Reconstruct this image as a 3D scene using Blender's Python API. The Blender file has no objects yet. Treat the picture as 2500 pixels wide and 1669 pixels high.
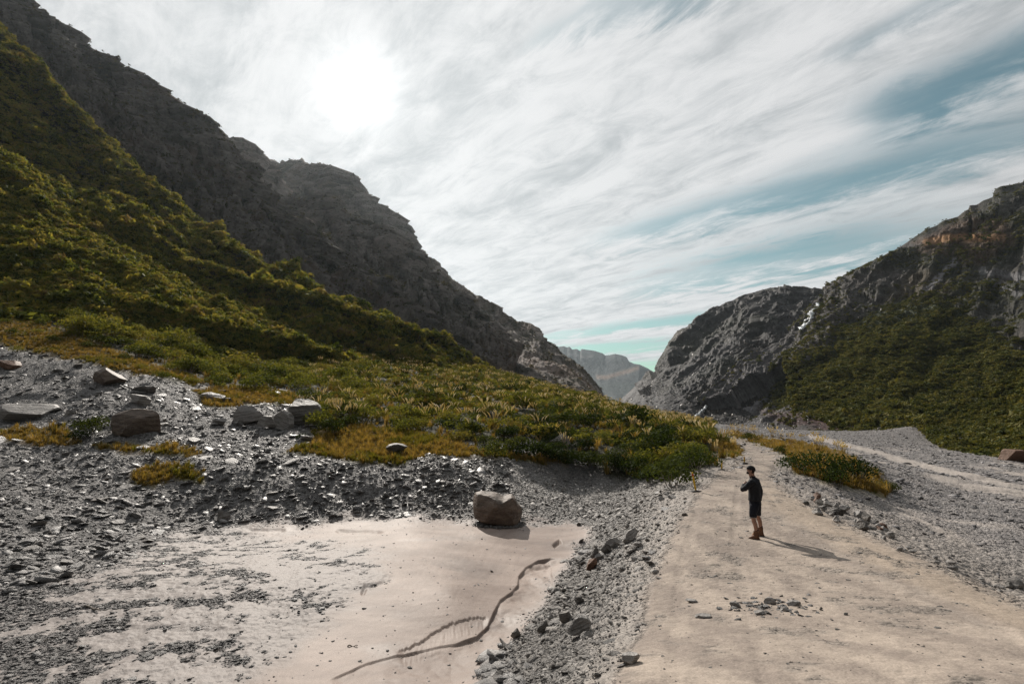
import bpy, bmesh, math, random
import numpy as np
from mathutils import Vector, Matrix
R = math.radians
SC = bpy.context.scene
COL = SC.collection
# ------------------------------------------------------------------ camera
F = 1250.0; CX = 1250.0; CY = 834.5
PITCH = R(7.57); CP, SP = math.cos(PITCH), math.sin(PITCH)
cd = bpy.data.cameras.new('camera'); cam = bpy.data.objects.new('camera', cd); COL.objects.link(cam)
cd.sensor_width = 36.0; cd.lens = 18.0; cd.clip_start = 0.05; cd.clip_end = 60000
cam.location = (0, 0, 0); cam.rotation_euler = (R(90) + PITCH, 0, 0)
SC.camera = cam
# ------------------------------------------------------------------ sun and sky
SUN_EL, SUN_AZ = R(32.7), R(-17.6)          # azimuth measured from +Y towards +X
SDIR = Vector((math.sin(SUN_AZ) * math.cos(SUN_EL), math.cos(SUN_AZ) * math.cos(SUN_EL), math.sin(SUN_EL)))
sl = bpy.data.lights.new('sun', 'SUN'); sl.energy = 5.0; sl.angle = R(0.55); sl.color = (1.0, 0.93, 0.84)
so = bpy.data.objects.new('sun', sl); COL.objects.link(so)
so.rotation_euler = (-SDIR).to_track_quat('-Z', 'Y').to_euler()
W = bpy.data.worlds.new('World'); SC.world = W; W.use_nodes = True
def build_world():
    nt = W.node_tree; N = nt.nodes; L = nt.links; N.clear()
    def nd(t, **k):
        n = N.new(t)
        for a, b in k.items(): setattr(n, a, b)
        return n
    def math_(op, a, b=None, clamp=False):
        n = nd('ShaderNodeMath', operation=op, use_clamp=clamp)
        for i, v in enumerate((a, b)):
            if v is None: continue
            if isinstance(v, (int, float)): n.inputs[i].default_value = v
            else: L.new(v, n.inputs[i])
        return n.outputs[0]
    def ramp(v, a, b, c=0.0, d=1.0):
        n = nd('ShaderNodeMapRange'); n.interpolation_type = 'SMOOTHSTEP'
        L.new(v, n.inputs[0]); n.inputs[1].default_value = a; n.inputs[2].default_value = b
        n.inputs[3].default_value = c; n.inputs[4].default_value = d
        return n.outputs[0]
    def mix(f, a, b):
        n = nd('ShaderNodeMix', data_type='RGBA')
        if isinstance(f, (int, float)): n.inputs[0].default_value = f
        else: L.new(f, n.inputs[0])
        for i, v in ((6, a), (7, b)):
            if isinstance(v, tuple): n.inputs[i].default_value = v + (1,)
            else: L.new(v, n.inputs[i])
        return n.outputs[2]
    tc = nd('ShaderNodeTexCoord'); d = tc.outputs['Generated']
    sep = nd('ShaderNodeSeparateXYZ'); L.new(d, sep.inputs[0])
    z = math_('MAXIMUM', sep.outputs[2], 0.0)
    zz = math_('ADD', z, 0.07)
    X = math_('DIVIDE', sep.outputs[0], zz); Y = math_('DIVIDE', sep.outputs[1], zz)
    # streak frame, turned to the wind direction of the cirrus
    def frame(ang, sx, sy, ox, oy):
        c, s = math.cos(ang), math.sin(ang)
        u = math_('ADD', math_('MULTIPLY', X, c), math_('MULTIPLY', Y, s))
        v = math_('ADD', math_('MULTIPLY', X, -s), math_('MULTIPLY', Y, c))
        cmb = nd('ShaderNodeCombineXYZ')
        L.new(math_('ADD', math_('MULTIPLY', u, sx), ox), cmb.inputs[0]); L.new(math_('ADD', math_('MULTIPLY', v, sy), oy), cmb.inputs[1])
        return cmb.outputs[0]
    def noise(vec, scale, detail, rough, dist=0.0):
        n = nd('ShaderNodeTexNoise'); L.new(vec, n.inputs['Vector'])
        n.inputs['Scale'].default_value = scale; n.inputs['Detail'].default_value = detail
        n.inputs['Roughness'].default_value = rough; n.inputs['Distortion'].default_value = dist
        return n.outputs[0]
    a1 = noise(frame(R(SKY['a1']), 0.30, 1.25, SKY['ox'], SKY['oy']), 1.0, 5, 0.52, 0.15)
    a2 = noise(frame(R(SKY['a2']), 0.7, 3.4, 4.1, 1.3), 1.0, 9, 0.64, 0.45)
    a3 = noise(frame(R(-45), 4.0, 7.5, 9.0, 3.0), 1.0, 10, 0.66, 0.6)
    cov = math_('ADD', math_('ADD', math_('MULTIPLY', a1, 0.50), math_('MULTIPLY', a2, 0.32)), math_('MULTIPLY', a3, 0.18))
    cov = math_('ADD', cov, SKY['base'])
    # long breaks in the veil of cirrus: (pixel of one end, of the other, half width in pixels, depth)
    for (p0, p1, wpx, dep) in SKY['gaps']:
        def pl(q):
            u = (q[0] - CX) / F; v = (CY - q[1]) / F; e = Vector((u, CP - v * SP, SP + v * CP)).normalized(); zq = max(e.z, 0) + 0.07; return Vector((e.x / zq, e.y / zq))
        A_, B_ = pl(p0), pl(p1); M_ = (A_ + B_) / 2; ax = (B_ - A_); hl = ax.length / 2; ax = ax.normalized(); mp = ((p0[0] + p1[0]) / 2, (p0[1] + p1[1]) / 2); hw = (pl((mp[0], mp[1] + wpx)) - pl((mp[0], mp[1] - wpx))).length / 2
        nrm = Vector((-ax.y, ax.x)); hw = abs((pl((mp[0], mp[1] + wpx)) - pl(mp)).dot(nrm)) + 1e-3
        dx = math_('SUBTRACT', X, M_.x); dy = math_('SUBTRACT', Y, M_.y)
        uu = math_('DIVIDE', math_('ADD', math_('MULTIPLY', dx, ax.x), math_('MULTIPLY', dy, ax.y)), hl); vv = math_('DIVIDE', math_('ADD', math_('MULTIPLY', dx, nrm.x), math_('MULTIPLY', dy, nrm.y)), hw)
        wv = math_('MULTIPLY', math_('ADD', math_('SUBTRACT', a2, 0.5), math_('SUBTRACT', a3, 0.5)), 3.5); vv = math_('ADD', vv, wv)
        e = math_('EXPONENT', math_('MULTIPLY', math_('ADD', math_('POWER', uu, 4.0), math_('MULTIPLY', vv, vv)), -0.55))
        cov = math_('SUBTRACT', cov, math_('MULTIPLY', e, dep))
    tex = math_('ADD', math_('MULTIPLY', a2, 0.5), math_('MULTIPLY', a3, 0.5))
    shade = ramp(tex, 0.34, 0.60)
    dot = nd('ShaderNodeVectorMath', operation='DOT_PRODUCT'); L.new(d, dot.inputs[0]); dot.inputs[1].default_value = SDIR
    g = math_('MAXIMUM', dot.outputs['Value'], 0.0)
    g1 = math_('POWER', g, 7.0); g2 = math_('POWER', g, 45.0); g3 = math_('POWER', g, 650.0)
    cov = math_('ADD', cov, math_('MULTIPLY', math_('POWER', g, 6.0), 0.30)); mask = ramp(cov, SKY['m0'], SKY['m1'])
    cloud = mix(1.0, mix(shade, SKY['cd'], SKY['cb']), (1, 1, 1))
    cloud.node.blend_type = 'MULTIPLY'
    fw = ramp(dot.outputs['Value'], -0.2, 0.72, 0.10, 1.0); cf = nd('ShaderNodeCombineColor')
    for i in range(3): L.new(fw, cf.inputs[i])
    L.new(cf.outputs[0], cloud.node.inputs[7])
    glow = math_('ADD', math_('ADD', math_('MULTIPLY', g1, SKY['g1']), math_('MULTIPLY', g2, SKY['g2'])), math_('MULTIPLY', g3, 7.0))
    sky = nd('ShaderNodeTexSky', sky_type='NISHITA'); sky.sun_disc = False
    sky.sun_elevation = SUN_EL; sky.sun_rotation = SUN_AZ; sky.air_density = 1.0; sky.dust_density = 0.3; sky.ozone_density = 2.0
    tint = nd('ShaderNodeMix', data_type='RGBA', blend_type='MULTIPLY'); tint.inputs[0].default_value = 1
    L.new(sky.outputs[0], tint.inputs[6]); tint.inputs[7].default_value = SKY['tint'] + (1,)
    base = mix(mask, tint.outputs[2], cloud)
    add = nd('ShaderNodeMix', data_type='RGBA', blend_type='ADD'); add.inputs[0].default_value = 1
    cg = nd('ShaderNodeCombineColor'); L.new(math_('MULTIPLY', glow, 1.0), cg.inputs[0]); L.new(math_('MULTIPLY', glow, 0.985), cg.inputs[1]); L.new(math_('MULTIPLY', glow, 0.96), cg.inputs[2])
    L.new(base, add.inputs[6]); L.new(cg.outputs[0], add.inputs[7])
    bg = nd('ShaderNodeBackground'); L.new(add.outputs[2], bg.inputs[0]); bg.inputs[1].default_value = 0.1
    o = nd('ShaderNodeOutputWorld'); L.new(bg.outputs[0], o.inputs[0])
SKY = dict(a1=-38, a2=-52, ox=2.0, oy=5.0, base=0.055, m0=0.27, m1=0.58,
           gaps=[((2130,300),(2700,60),60,.26),((1450,600),(2700,290),36,.21),((1500,715),(2400,550),38,.26),((1250,836),(1750,770),11,.28),((1250,862),(1700,842),12,.32),((1200,905),(1800,905),14,.34),((1250,150),(1750,-40),60,.30),((2000,150),(2400,-40),28,.17),((1750,640),(2100,560),14,.10),((500,320),(680,420),20,.09),((200,40),(520,330),34,.12),((560,560),(1000,470),16,.07),((1900,420),(2500,210),16,.06)],
           cd=(4.0, 4.25, 4.42), cb=(7.2, 7.2, 7.25), g1=0.5, g2=0.6, tint=(0.56, 0.77, 0.58))
build_world()
vs = SC.view_settings; vs.view_transform = 'Standard'; vs.look = 'None'; vs.exposure = 0.0; vs.gamma = 1.0
SC.cycles.max_bounces = 5; SC.cycles.diffuse_bounces = 2; SC.cycles.glossy_bounces = 2; SC.cycles.transparent_max_bounces = 8
SC.cycles.use_denoising = True; SC.cycles.denoising_input_passes = 'RGB_ALBEDO_NORMAL'; SC.cycles.denoising_prefilter = 'NONE'; SC.cycles.sample_clamp_indirect = 4.0; SC.cycles.volume_bounces = 0

# ------------------------------------------------------------------ helpers
rng = np.random.default_rng(7); random.seed(7)
_perm = np.random.default_rng(11).permutation(256).astype(np.int32); _perm = np.concatenate([_perm, _perm, _perm])
_g = np.random.default_rng(12).normal(size=(256, 3)).astype(np.float32); _g /= np.linalg.norm(_g, axis=1)[:, None]
from concurrent.futures import ThreadPoolExecutor
_pool = ThreadPoolExecutor(4)
def gnoise(p):
    p = np.asarray(p, np.float32)
    if len(p) < 30000: return _gn(p)
    return np.concatenate(list(_pool.map(_gn, [p[i:i + 32768] for i in range(0, len(p), 32768)])))
def _gn(p):
    """gradient noise, p (n,3) -> about -1..1"""
    p = p.astype(np.float32); i = np.floor(p).astype(np.int32); f = p - i; i &= 255
    w = f * f * f * (f * (f * 6 - 15) + 10); out = 0
    for dx in (0, 1):
        wx = w[:, 0] if dx else 1 - w[:, 0]; hx = _perm[i[:, 0] + dx]
        for dy in (0, 1):
            wy = w[:, 1] if dy else 1 - w[:, 1]; hy = _perm[hx + i[:, 1] + dy]
            for dz in (0, 1):
                wz = w[:, 2] if dz else 1 - w[:, 2]; gr = _g[_perm[(hy + i[:, 2] + dz)]]
                out = out + wx * wy * wz * (gr[:, 0] * (f[:, 0] - dx) + gr[:, 1] * (f[:, 1] - dy) + gr[:, 2] * (f[:, 2] - dz))
    return out * 1.5
def fbm(p, o=5, g=0.5, l=2.03, ridged=False):
    s = 0.0; a = 1.0; t = 0.0; p = np.asarray(p, np.float32)
    for k in range(o):
        n = gnoise(p + 17.3 * k)
        if ridged: n = 1 - 2 * np.abs(n)
        s = s + a * n; t += a; a *= g; p = p * l
    return s / t
def P3(x, y, z): return np.stack([x, y, z], -1)
def ss(a, b, x):
    t = np.clip((x - a) / (b - a + 1e-12), 0, 1); return t * t * (3 - 2 * t)
def lerp(a, b, t): return a + (b - a) * t
def ray(px, py):
    u = (np.asarray(px, float) - CX) / F; v = (CY - np.asarray(py, float)) / F
    return u, CP - v * SP, SP + v * CP
def at(px, py, D):
    u, dy, dz = ray(px, py); k = D / dy
    return u * k, D + 0 * k, dz * k
def to_px(x, y, z):
    zc = y * CP + z * SP; zc = np.maximum(zc, 1e-3); yc = -y * SP + z * CP
    return CX + F * x / zc, CY - F * yc / zc
def sdf(poly, px, py):
    """signed distance to polygon, positive inside"""
    P = np.array(poly, float); n = len(P); d = np.full(px.shape, 1e18); ins = np.zeros(px.shape, bool)
    for i in range(n):
        a = P[i]; b = P[(i + 1) % n]; e = b - a
        wx = px - a[0]; wy = py - a[1]; t = np.clip((wx * e[0] + wy * e[1]) / (e @ e + 1e-12), 0, 1)
        d = np.minimum(d, (wx - t * e[0]) ** 2 + (wy - t * e[1]) ** 2)
        c = ((a[1] > py) != (b[1] > py))
        with np.errstate(divide='ignore', invalid='ignore'):
            xx = (b[0] - a[0]) * (py - a[1]) / (b[1] - a[1] + 1e-12) + a[0]
        ins ^= c & (px < xx)
    d = np.sqrt(d); return np.where(ins, d, -d)
def linedist(line, px, py):
    """distance to an open polyline, side (+ left of direction), position 0..1"""
    P = np.array(line, float); best = np.full(px.shape, 1e18); side = np.zeros(px.shape); pos = np.zeros(px.shape)
    n = len(P) - 1
    for i in range(n):
        a = P[i]; e = P[i + 1] - a; wx = px - a[0]; wy = py - a[1]
        t = np.clip((wx * e[0] + wy * e[1]) / (e @ e), 0, 1); d = (wx - t * e[0]) ** 2 + (wy - t * e[1]) ** 2
        m = d < best; best = np.where(m, d, best); side = np.where(m, np.sign(e[0] * wy - e[1] * wx), side); pos = np.where(m, (i + t) / n, pos)
    return np.sqrt(best), side, pos
def mesh_np(name, V, Fc, smooth=True):
    """V (n,3), Fc (m,k) -> mesh"""
    me = bpy.data.meshes.new(name); V = np.ascontiguousarray(V, np.float32); Fc = np.ascontiguousarray(Fc, np.int32)
    me.vertices.add(len(V)); me.vertices.foreach_set('co', V.ravel())
    m, k = Fc.shape
    me.loops.add(m * k); me.loops.foreach_set('vertex_index', Fc.ravel())
    me.polygons.add(m); me.polygons.foreach_set('loop_start', np.arange(m, dtype=np.int32) * k)
    try: me.polygons.foreach_set('loop_total', np.full(m, k, np.int32))
    except Exception: pass
    me.update(calc_edges=True)
    me.polygons.foreach_set('use_smooth', np.full(m, smooth, bool))
    return me
def color_attr(me, name, C):
    a = me.color_attributes.new(name, 'FLOAT_COLOR', 'POINT')
    if C.shape[1] == 3: C = np.concatenate([C, np.ones((len(C), 1))], 1)
    a.data.foreach_set('color', np.ascontiguousarray(C, np.float32).ravel())
def tag(o, label=None, cat=None, group=None, kind=None):
    if label: o['label'] = label
    if cat: o['category'] = cat
    if group: o['group'] = group
    if kind: o['kind'] = kind
    return o
def link(name, me, mat=None, parent=None, loc=None, rot=None, scl=None):
    o = bpy.data.objects.new(name, me); COL.objects.link(o)
    if mat is not None and me is not None and len(me.materials) == 0: me.materials.append(mat)
    if parent is not None: o.parent = parent
    if loc is not None: o.location = loc
    if rot is not None: o.rotation_euler = rot
    if scl is not None: o.scale = scl
    return o
def bm_mesh(bm, name, smooth=False):
    me = bpy.data.meshes.new(name); bm.to_mesh(me); bm.free()
    if smooth: me.polygons.foreach_set('use_smooth', np.full(len(me.polygons), True))
    return me
# ------------------------------------------------------------------ materials
class NT:
    def __init__(s, name):
        s.m = bpy.data.materials.new(name); s.m.use_nodes = True; s.t = s.m.node_tree; s.N = s.t.nodes; s.L = s.t.links; s.N.clear()
        s.out = s.N.new('ShaderNodeOutputMaterial')
    def nd(s, t, **k):
        n = s.N.new(t)
        for a, b in k.items(): setattr(n, a, b)
        return n
    def put(s, sock, v):
        if isinstance(v, (int, float)): sock.default_value = v
        elif isinstance(v, tuple): sock.default_value = v if len(v) == len(sock.default_value) else v + (1,)
        else: s.L.new(v, sock)
    def ma(s, op, a, b=0.0, clamp=False):
        n = s.nd('ShaderNodeMath', operation=op, use_clamp=clamp); s.put(n.inputs[0], a); s.put(n.inputs[1], b); return n.outputs[0]
    def mix(s, f, a, b, bt='MIX'):
        n = s.nd('ShaderNodeMix', data_type='RGBA', blend_type=bt); s.put(n.inputs[0], f); s.put(n.inputs[6], a); s.put(n.inputs[7], b); return n.outputs[2]
    def rmp(s, v, a, b, c=0.0, d=1.0):
        n = s.nd('ShaderNodeMapRange'); s.put(n.inputs[0], v)
        for i, q in enumerate((a, b, c, d)): s.put(n.inputs[i + 1], q)
        return n.outputs[0]
    def noise(s, vec, scale, detail=4, rough=0.55, dist=0.0, color=False):
        n = s.nd('ShaderNodeTexNoise'); s.L.new(vec, n.inputs['Vector']); n.inputs['Scale'].default_value = scale
        n.inputs['Detail'].default_value = detail; n.inputs['Roughness'].default_value = rough; n.inputs['Distortion'].default_value = dist
        return n.outputs[1 if color else 0]
    def voro(s, vec, scale, feat='F1', rnd=1.0):
        n = s.nd('ShaderNodeTexVoronoi', feature=feat); s.L.new(vec, n.inputs['Vector']); n.inputs['Scale'].default_value = scale; n.inputs['Randomness'].default_value = rnd
        return n
    def bump(s, h, strength, dist, normal=None):
        n = s.nd('ShaderNodeBump'); s.put(n.inputs['Strength'], strength); s.put(n.inputs['Distance'], dist); s.L.new(h, n.inputs['Height'])
        if normal is not None: s.L.new(normal, n.inputs['Normal'])
        return n.outputs[0]
    def pbr(s, col, rough=0.6, normal=None, spec=0.5, **k):
        n = s.nd('ShaderNodeBsdfPrincipled'); s.put(n.inputs['Base Color'], col); s.put(n.inputs['Roughness'], rough); s.put(n.inputs['Specular IOR Level'], spec)
        if normal is not None: s.L.new(normal, n.inputs['Normal'])
        for a, b in k.items(): s.put(n.inputs[a.replace('_', ' ')], b)
        return n.outputs[0]
    def fin(s, sh): s.L.new(sh, s.out.inputs[0]); return s.m
def mat_ground():
    """colour is the vertex attribute col; attribute prm = (stoniness, roughness, -)"""
    t = NT('ground'); pos = t.nd('ShaderNodeNewGeometry').outputs['Position']
    ca = t.nd('ShaderNodeVertexColor', layer_name='col').outputs[0]
    pr = t.nd('ShaderNodeSeparateColor'); t.L.new(t.nd('ShaderNodeVertexColor', layer_name='prm').outputs[0], pr.inputs[0])
    st, ro = pr.outputs[0], pr.outputs[1]
    v1 = t.voro(pos, 9.0); v2 = t.voro(pos, 26.0); n1 = t.noise(pos, 55, 5, 0.75)
    vv = t.nd('ShaderNodeSeparateColor'); t.L.new(v1.outputs['Color'], vv.inputs[0])
    vw = t.nd('ShaderNodeSeparateColor'); t.L.new(v2.outputs['Color'], vw.inputs[0])
    var = t.ma('ADD', t.ma('MULTIPLY', vv.outputs[0], 0.6), t.ma('MULTIPLY', vw.outputs[0], 0.6))     # 0..1.2
    k = t.ma('ADD', 1.0, t.ma('MULTIPLY', t.ma('SUBTRACT', var, 0.6), t.ma('MULTIPLY', st, 1.1)))
    k = t.ma('MULTIPLY', k, t.rmp(n1, 0.35, 0.65, 0.72, 1.25))
    cmb = t.nd('ShaderNodeCombineColor')
    for i in range(3): t.L.new(k, cmb.inputs[i])
    col = t.mix(1.0, ca, cmb.outputs[0], 'MULTIPLY')
    h = t.ma('ADD', t.ma('MULTIPLY', v1.outputs['Distance'], -0.10), t.ma('ADD', t.ma('MULTIPLY', v2.outputs['Distance'], -0.035), t.ma('MULTIPLY', n1, 0.025)))
    nb = t.bump(h, t.rmp(st, 0, 1, 0.03, 1.0), 0.9)
    return t.fin(t.pbr(col, ro, nb, pr.outputs[2]))
def mat_rock(name, c1, c2, scale=1.0, rough=0.5, strata=None, bump=0.3, spec=0.5, perobj=0.5):
    t = NT(name); tc = t.nd('ShaderNodeTexCoord').outputs['Object']
    vec = tc
    if strata:
        mp = t.nd('ShaderNodeMapping'); t.L.new(tc, mp.inputs[0]); mp.inputs['Scale'].default_value = (1, 1, strata); mp.inputs['Rotation'].default_value = (0.3, 0.25, 0.4); vec = mp.outputs[0]
    n = t.noise(vec, 2.2 * scale, 8, 0.62); n2 = t.noise(tc, 14 * scale, 5, 0.6)
    col = t.mix(t.rmp(n, 0.35, 0.65), c1, c2)
    rnd = t.nd('ShaderNodeObjectInfo').outputs['Random']
    k = t.ma('MULTIPLY', t.rmp(rnd, 0, 1, 1 - perobj, 1 + perobj), t.rmp(n2, 0.3, 0.7, 0.8, 1.2))
    cmb = t.nd('ShaderNodeCombineColor')
    for i in range(3): t.L.new(k, cmb.inputs[i])
    col = t.mix(1.0, col, cmb.outputs[0], 'MULTIPLY')
    h = t.ma('ADD', n, t.ma('MULTIPLY', n2, 0.25))
    return t.fin(t.pbr(col, rough, t.bump(h, 1.0, bump), spec))
def mat_leaf(name, cols, trans=0.45, rough=0.7, spec=0.03):
    """cols: dark, mid, warm ; per-plant random picks"""
    t = NT(name); rnd = t.nd('ShaderNodeObjectInfo').outputs['Random']
    geo = t.nd('ShaderNodeNewGeometry'); ri = geo.outputs['Random Per Island']
    r = t.ma('ADD', t.ma('MULTIPLY', rnd, 0.6), t.ma('MULTIPLY', ri, 0.4))
    cr = t.nd('ShaderNodeValToRGB'); t.L.new(r, cr.inputs[0]); e = cr.color_ramp.elements
    e[0].position = 0.1; e[0].color = cols[0] + (1,); e[1].position = 0.9; e[1].color = cols[-1] + (1,)
    for i, c in enumerate(cols[1:-1]):
        q = e.new(0.1 + 0.8 * (i + 1) / (len(cols) - 1)); q.color = c + (1,)
    p = t.pbr(cr.outputs[0], rough, None, spec)
    tr = t.nd('ShaderNodeBsdfTranslucent'); t.L.new(t.mix(1.0, cr.outputs[0], (1.4, 1.25, 0.5), 'MULTIPLY'), tr.inputs[0])
    mx = t.nd('ShaderNodeMixShader'); mx.inputs[0].default_value = trans; t.L.new(p, mx.inputs[1]); t.L.new(tr.outputs[0], mx.inputs[2])
    return t.fin(mx.outputs[0])
def mat_plain(name, c, rough=0.6, spec=0.3, var=0.15, scale=40.0, bump=0.0):
    t = NT(name); tc = t.nd('ShaderNodeTexCoord').outputs['Object']; n = t.noise(tc, scale, 4, 0.6)
    col = t.mix(t.rmp(n, 0.3, 0.7), tuple(x * (1 - var) for x in c), tuple(min(1, x * (1 + var)) for x in c))
    return t.fin(t.pbr(col, rough, t.bump(n, 1.0, bump) if bump else None, spec))
def mat_hill(name):
    t = NT(name); pos = t.nd('ShaderNodeNewGeometry').outputs['Position']
    ca = t.nd('ShaderNodeVertexColor', layer_name='col').outputs[0]
    pr = t.nd('ShaderNodeSeparateColor'); t.L.new(t.nd('ShaderNodeVertexColor', layer_name='prm').outputs[0], pr.inputs[0])
    sc = t.nd('ShaderNodeVectorMath', operation='SCALE'); t.L.new(pos, sc.inputs[0]); sc.inputs['Scale'].default_value = 1.0
    n = t.noise(pos, 0.35, 9, 0.68); n2 = t.noise(pos, 0.06, 6, 0.6)
    k = t.ma('MULTIPLY', t.rmp(n, 0.3, 0.7, 0.6, 1.4), t.rmp(n2, 0.3, 0.7, 0.8, 1.2))
    cmb = t.nd('ShaderNodeCombineColor')
    for i in range(3): t.L.new(k, cmb.inputs[i])
    col = t.mix(1.0, ca, cmb.outputs[0], 'MULTIPLY')
    return t.fin(t.pbr(col, pr.outputs[1], t.bump(n, 1.0, 2.5), 0.08))
M_GROUND = mat_ground(); M_HILL = mat_hill('hillside')
M_SLATE = mat_rock('slate', (0.13, 0.122, 0.117), (0.33, 0.31, 0.295), 3.0, 0.42, 6, 0.05, 0.55, 0.5)
M_RUBBLE = mat_rock('crushed stone', (0.20, 0.185, 0.172), (0.42, 0.385, 0.35), 3.0, 0.55, 5, 0.05, 0.4, 0.45)
M_RIVER = mat_rock('river stone', (0.15, 0.142, 0.145), (0.32, 0.30, 0.295), 3.0, 0.6, 5, 0.05, 0.3, 0.45)
M_BOULDER = mat_rock('brown boulder', (0.085, 0.062, 0.046), (0.20, 0.15, 0.115), 0.8, 0.62, 3, 0.12, 0.35, 0.12)
M_SCHIST = mat_rock('grey schist', (0.17, 0.155, 0.145), (0.37, 0.34, 0.31), 0.6, 0.55, 9, 0.12, 0.4, 0.2)
M_DARKROCK = mat_rock('dark rock', (0.085, 0.078, 0.07), (0.18, 0.16, 0.14), 0.8, 0.6, 6, 0.12, 0.35, 0.15)
M_RUST = mat_rock('rusty rock', (0.11, 0.058, 0.036), (0.22, 0.12, 0.075), 2.0, 0.6, 4, 0.06, 0.35, 0.2)
M_SCRUB = mat_leaf('scrub leaves', [(0.036, 0.048, 0.016), (0.080, 0.10, 0.030), (0.18, 0.185, 0.048), (0.22, 0.175, 0.07)], 0.42)
M_DARKSHRUB = mat_leaf('dark shrub leaves', [(0.020, 0.034, 0.014), (0.036, 0.055, 0.018), (0.06, 0.075, 0.022)], 0.3)
M_FOREST = mat_leaf('forest leaves', [(0.032, 0.046, 0.016), (0.085, 0.11, 0.032), (0.19, 0.20, 0.055), (0.29, 0.25, 0.075), (0.16, 0.115, 0.07)], 0.42)
M_FAR = mat_leaf('far forest leaves', [(0.042, 0.056, 0.022), (0.10, 0.11, 0.040), (0.19, 0.17, 0.062)], 0.25)
M_DARKVEG = mat_leaf('ridge scrub leaves', [(0.035, 0.038, 0.024), (0.085, 0.076, 0.050), (0.15, 0.12, 0.080)], 0.3)
M_GRASS = mat_leaf('dry grass', [(0.14, 0.115, 0.035), (0.27, 0.19, 0.065), (0.37, 0.255, 0.11)], 0.35, 0.6, 0.2)
M_GREENG = mat_leaf('green grass', [(0.09, 0.10, 0.02), (0.16, 0.15, 0.03), (0.20, 0.16, 0.05)], 0.4, 0.6, 0.2)
M_PLUME = mat_leaf('grass plumes', [(0.60, 0.52, 0.38), (0.76, 0.68, 0.52), (0.84, 0.77, 0.62)], 0.35, 0.7, 0.2)
M_WOOD = mat_plain('driftwood', (0.22, 0.19, 0.16), 0.8, 0.2, 0.3, 20, 0.02)

# ------------------------------------------------------------------ the lie of the land: control points (px, py, forward distance)
CPT = []
def cp(*rows):
    for px, py, D in rows:
        x, y, z = at(px, py, D); CPT.append((math.atan2(x, y), math.log(math.hypot(x, y)), z / math.hypot(x, y)))
# left column and gravel mound
cp((-150,1669,10),(-150,1400,15.5),(-150,1250,22),(-150,1100,31),(-150,1000,40),(-150,880,55),(-150,780,72),(-150,700,90),
   (0,1669,10),(0,1400,15.5),(0,1250,22),(0,1150,28),(0,1080,33),(0,1000,40),(0,930,47),(0,860,56),(0,800,66),(0,745,80),(0,650,110),
   (300,1669,10),(300,1400,15.6),(300,1265,23),(300,1200,26),(300,1110,30.5),(300,1060,34),(300,1000,38.5),(300,935,45),(300,890,52),(300,850,62),(300,800,76),(300,740,110),
   (480,1262,24.5),(480,1215,26),(480,1130,29.0),(480,1100,31.5),(480,1060,35),(480,1000,42),(480,950,50),(480,905,62),(480,850,90),
   (600,1669,10.1),(600,1400,15.7),(600,1270,24.2),(600,1235,25.2),(600,1140,28.2),(600,1105,31),(600,1070,35),(600,1030,40),(600,985,47),(600,945,57),(600,900,80),(600,850,120),
   (760,1262,24.8),(760,1150,28.2),(760,1120,30.5),(760,1080,35),(760,1040,40),(760,1000,47),(760,950,62),(760,900,90),(760,850,130),
   (900,1669,10.2),(900,1400,15.8),(900,1258,25.0),(900,1148,28.4),(900,1120,30.8),(900,1085,35),(900,1045,41),(900,1000,52),(900,950,72),(900,900,105),(900,860,150),
   (1100,1669,10.2),(1100,1450,14.3),(1100,1258,25),(1100,1140,29.5),(1100,1115,32),(1100,1080,37),(1100,1040,45),(1100,1000,57),(1100,950,85),(1100,910,130),(1100,880,180),
   (1300,1265,24.6),(1300,1215,27.5),(1300,1170,33),(1300,1128,35),(1300,1085,39),(1300,1040,49),(1300,1000,65),(1300,960,100),(1300,935,160),
   (1400,1272,24.3),(1400,1230,28.5),(1400,1182,34.5),(1400,1140,36.4),(1400,1120,38),(1400,1080,44),(1400,1040,54),(1400,1000,78),(1400,970,120),(1400,960,170),
   (1500,1245,26.5),(1500,1192,33.6),(1500,1152,35.6),(1500,1130,37.5),(1500,1090,42),(1500,1050,54),(1500,1015,90),(1500,990,150),
   (1600,1186,30.6),(1600,1162,33),(1600,1145,35),(1600,1100,42),(1600,1060,54),(1600,1030,90),(1600,1014,150),
   (1690,1150,26.5),(1690,1115,36),(1690,1080,46),(1690,1055,68),(1690,1036,120),(1690,1030,170))
# distant ground under the right mountains / behind the crest
cp((1500,1008,260),(1300,985,260),(1100,960,260),(1600,1022,280),(1740,1042,260),(1900,1048,210),(1850,1045,230),(900,930,260))
cp(*[(px, 1062, D) for px in (1450,1600,1750,1900,2100,2300,2500,2700) for D in (340,420)]); cp((1300,1030,420),(1100,1010,420),(900,990,420))
# basin floor and embankment
cp((1350,1440,15.0),(1250,1560,12.0),(1120,1669,10.1),(1420,1300,21.8),(1420,1340,19.3),(1000,1300,21.5),(1200,1300,21.6),
   (1250,1669,7.4),(1350,1600,8.4),(1420,1520,9.8),(1480,1400,13.2),(1520,1330,16.0),(1560,1262,20.2),(1620,1210,22.8),
   (1500,1669,4.95),(1540,1560,7.2),(1570,1450,9.9),(1610,1350,12.8),(1655,1260,16.8),(1690,1205,20.3),(1745,1160,25.8),(1800,1130,31.2))
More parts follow.
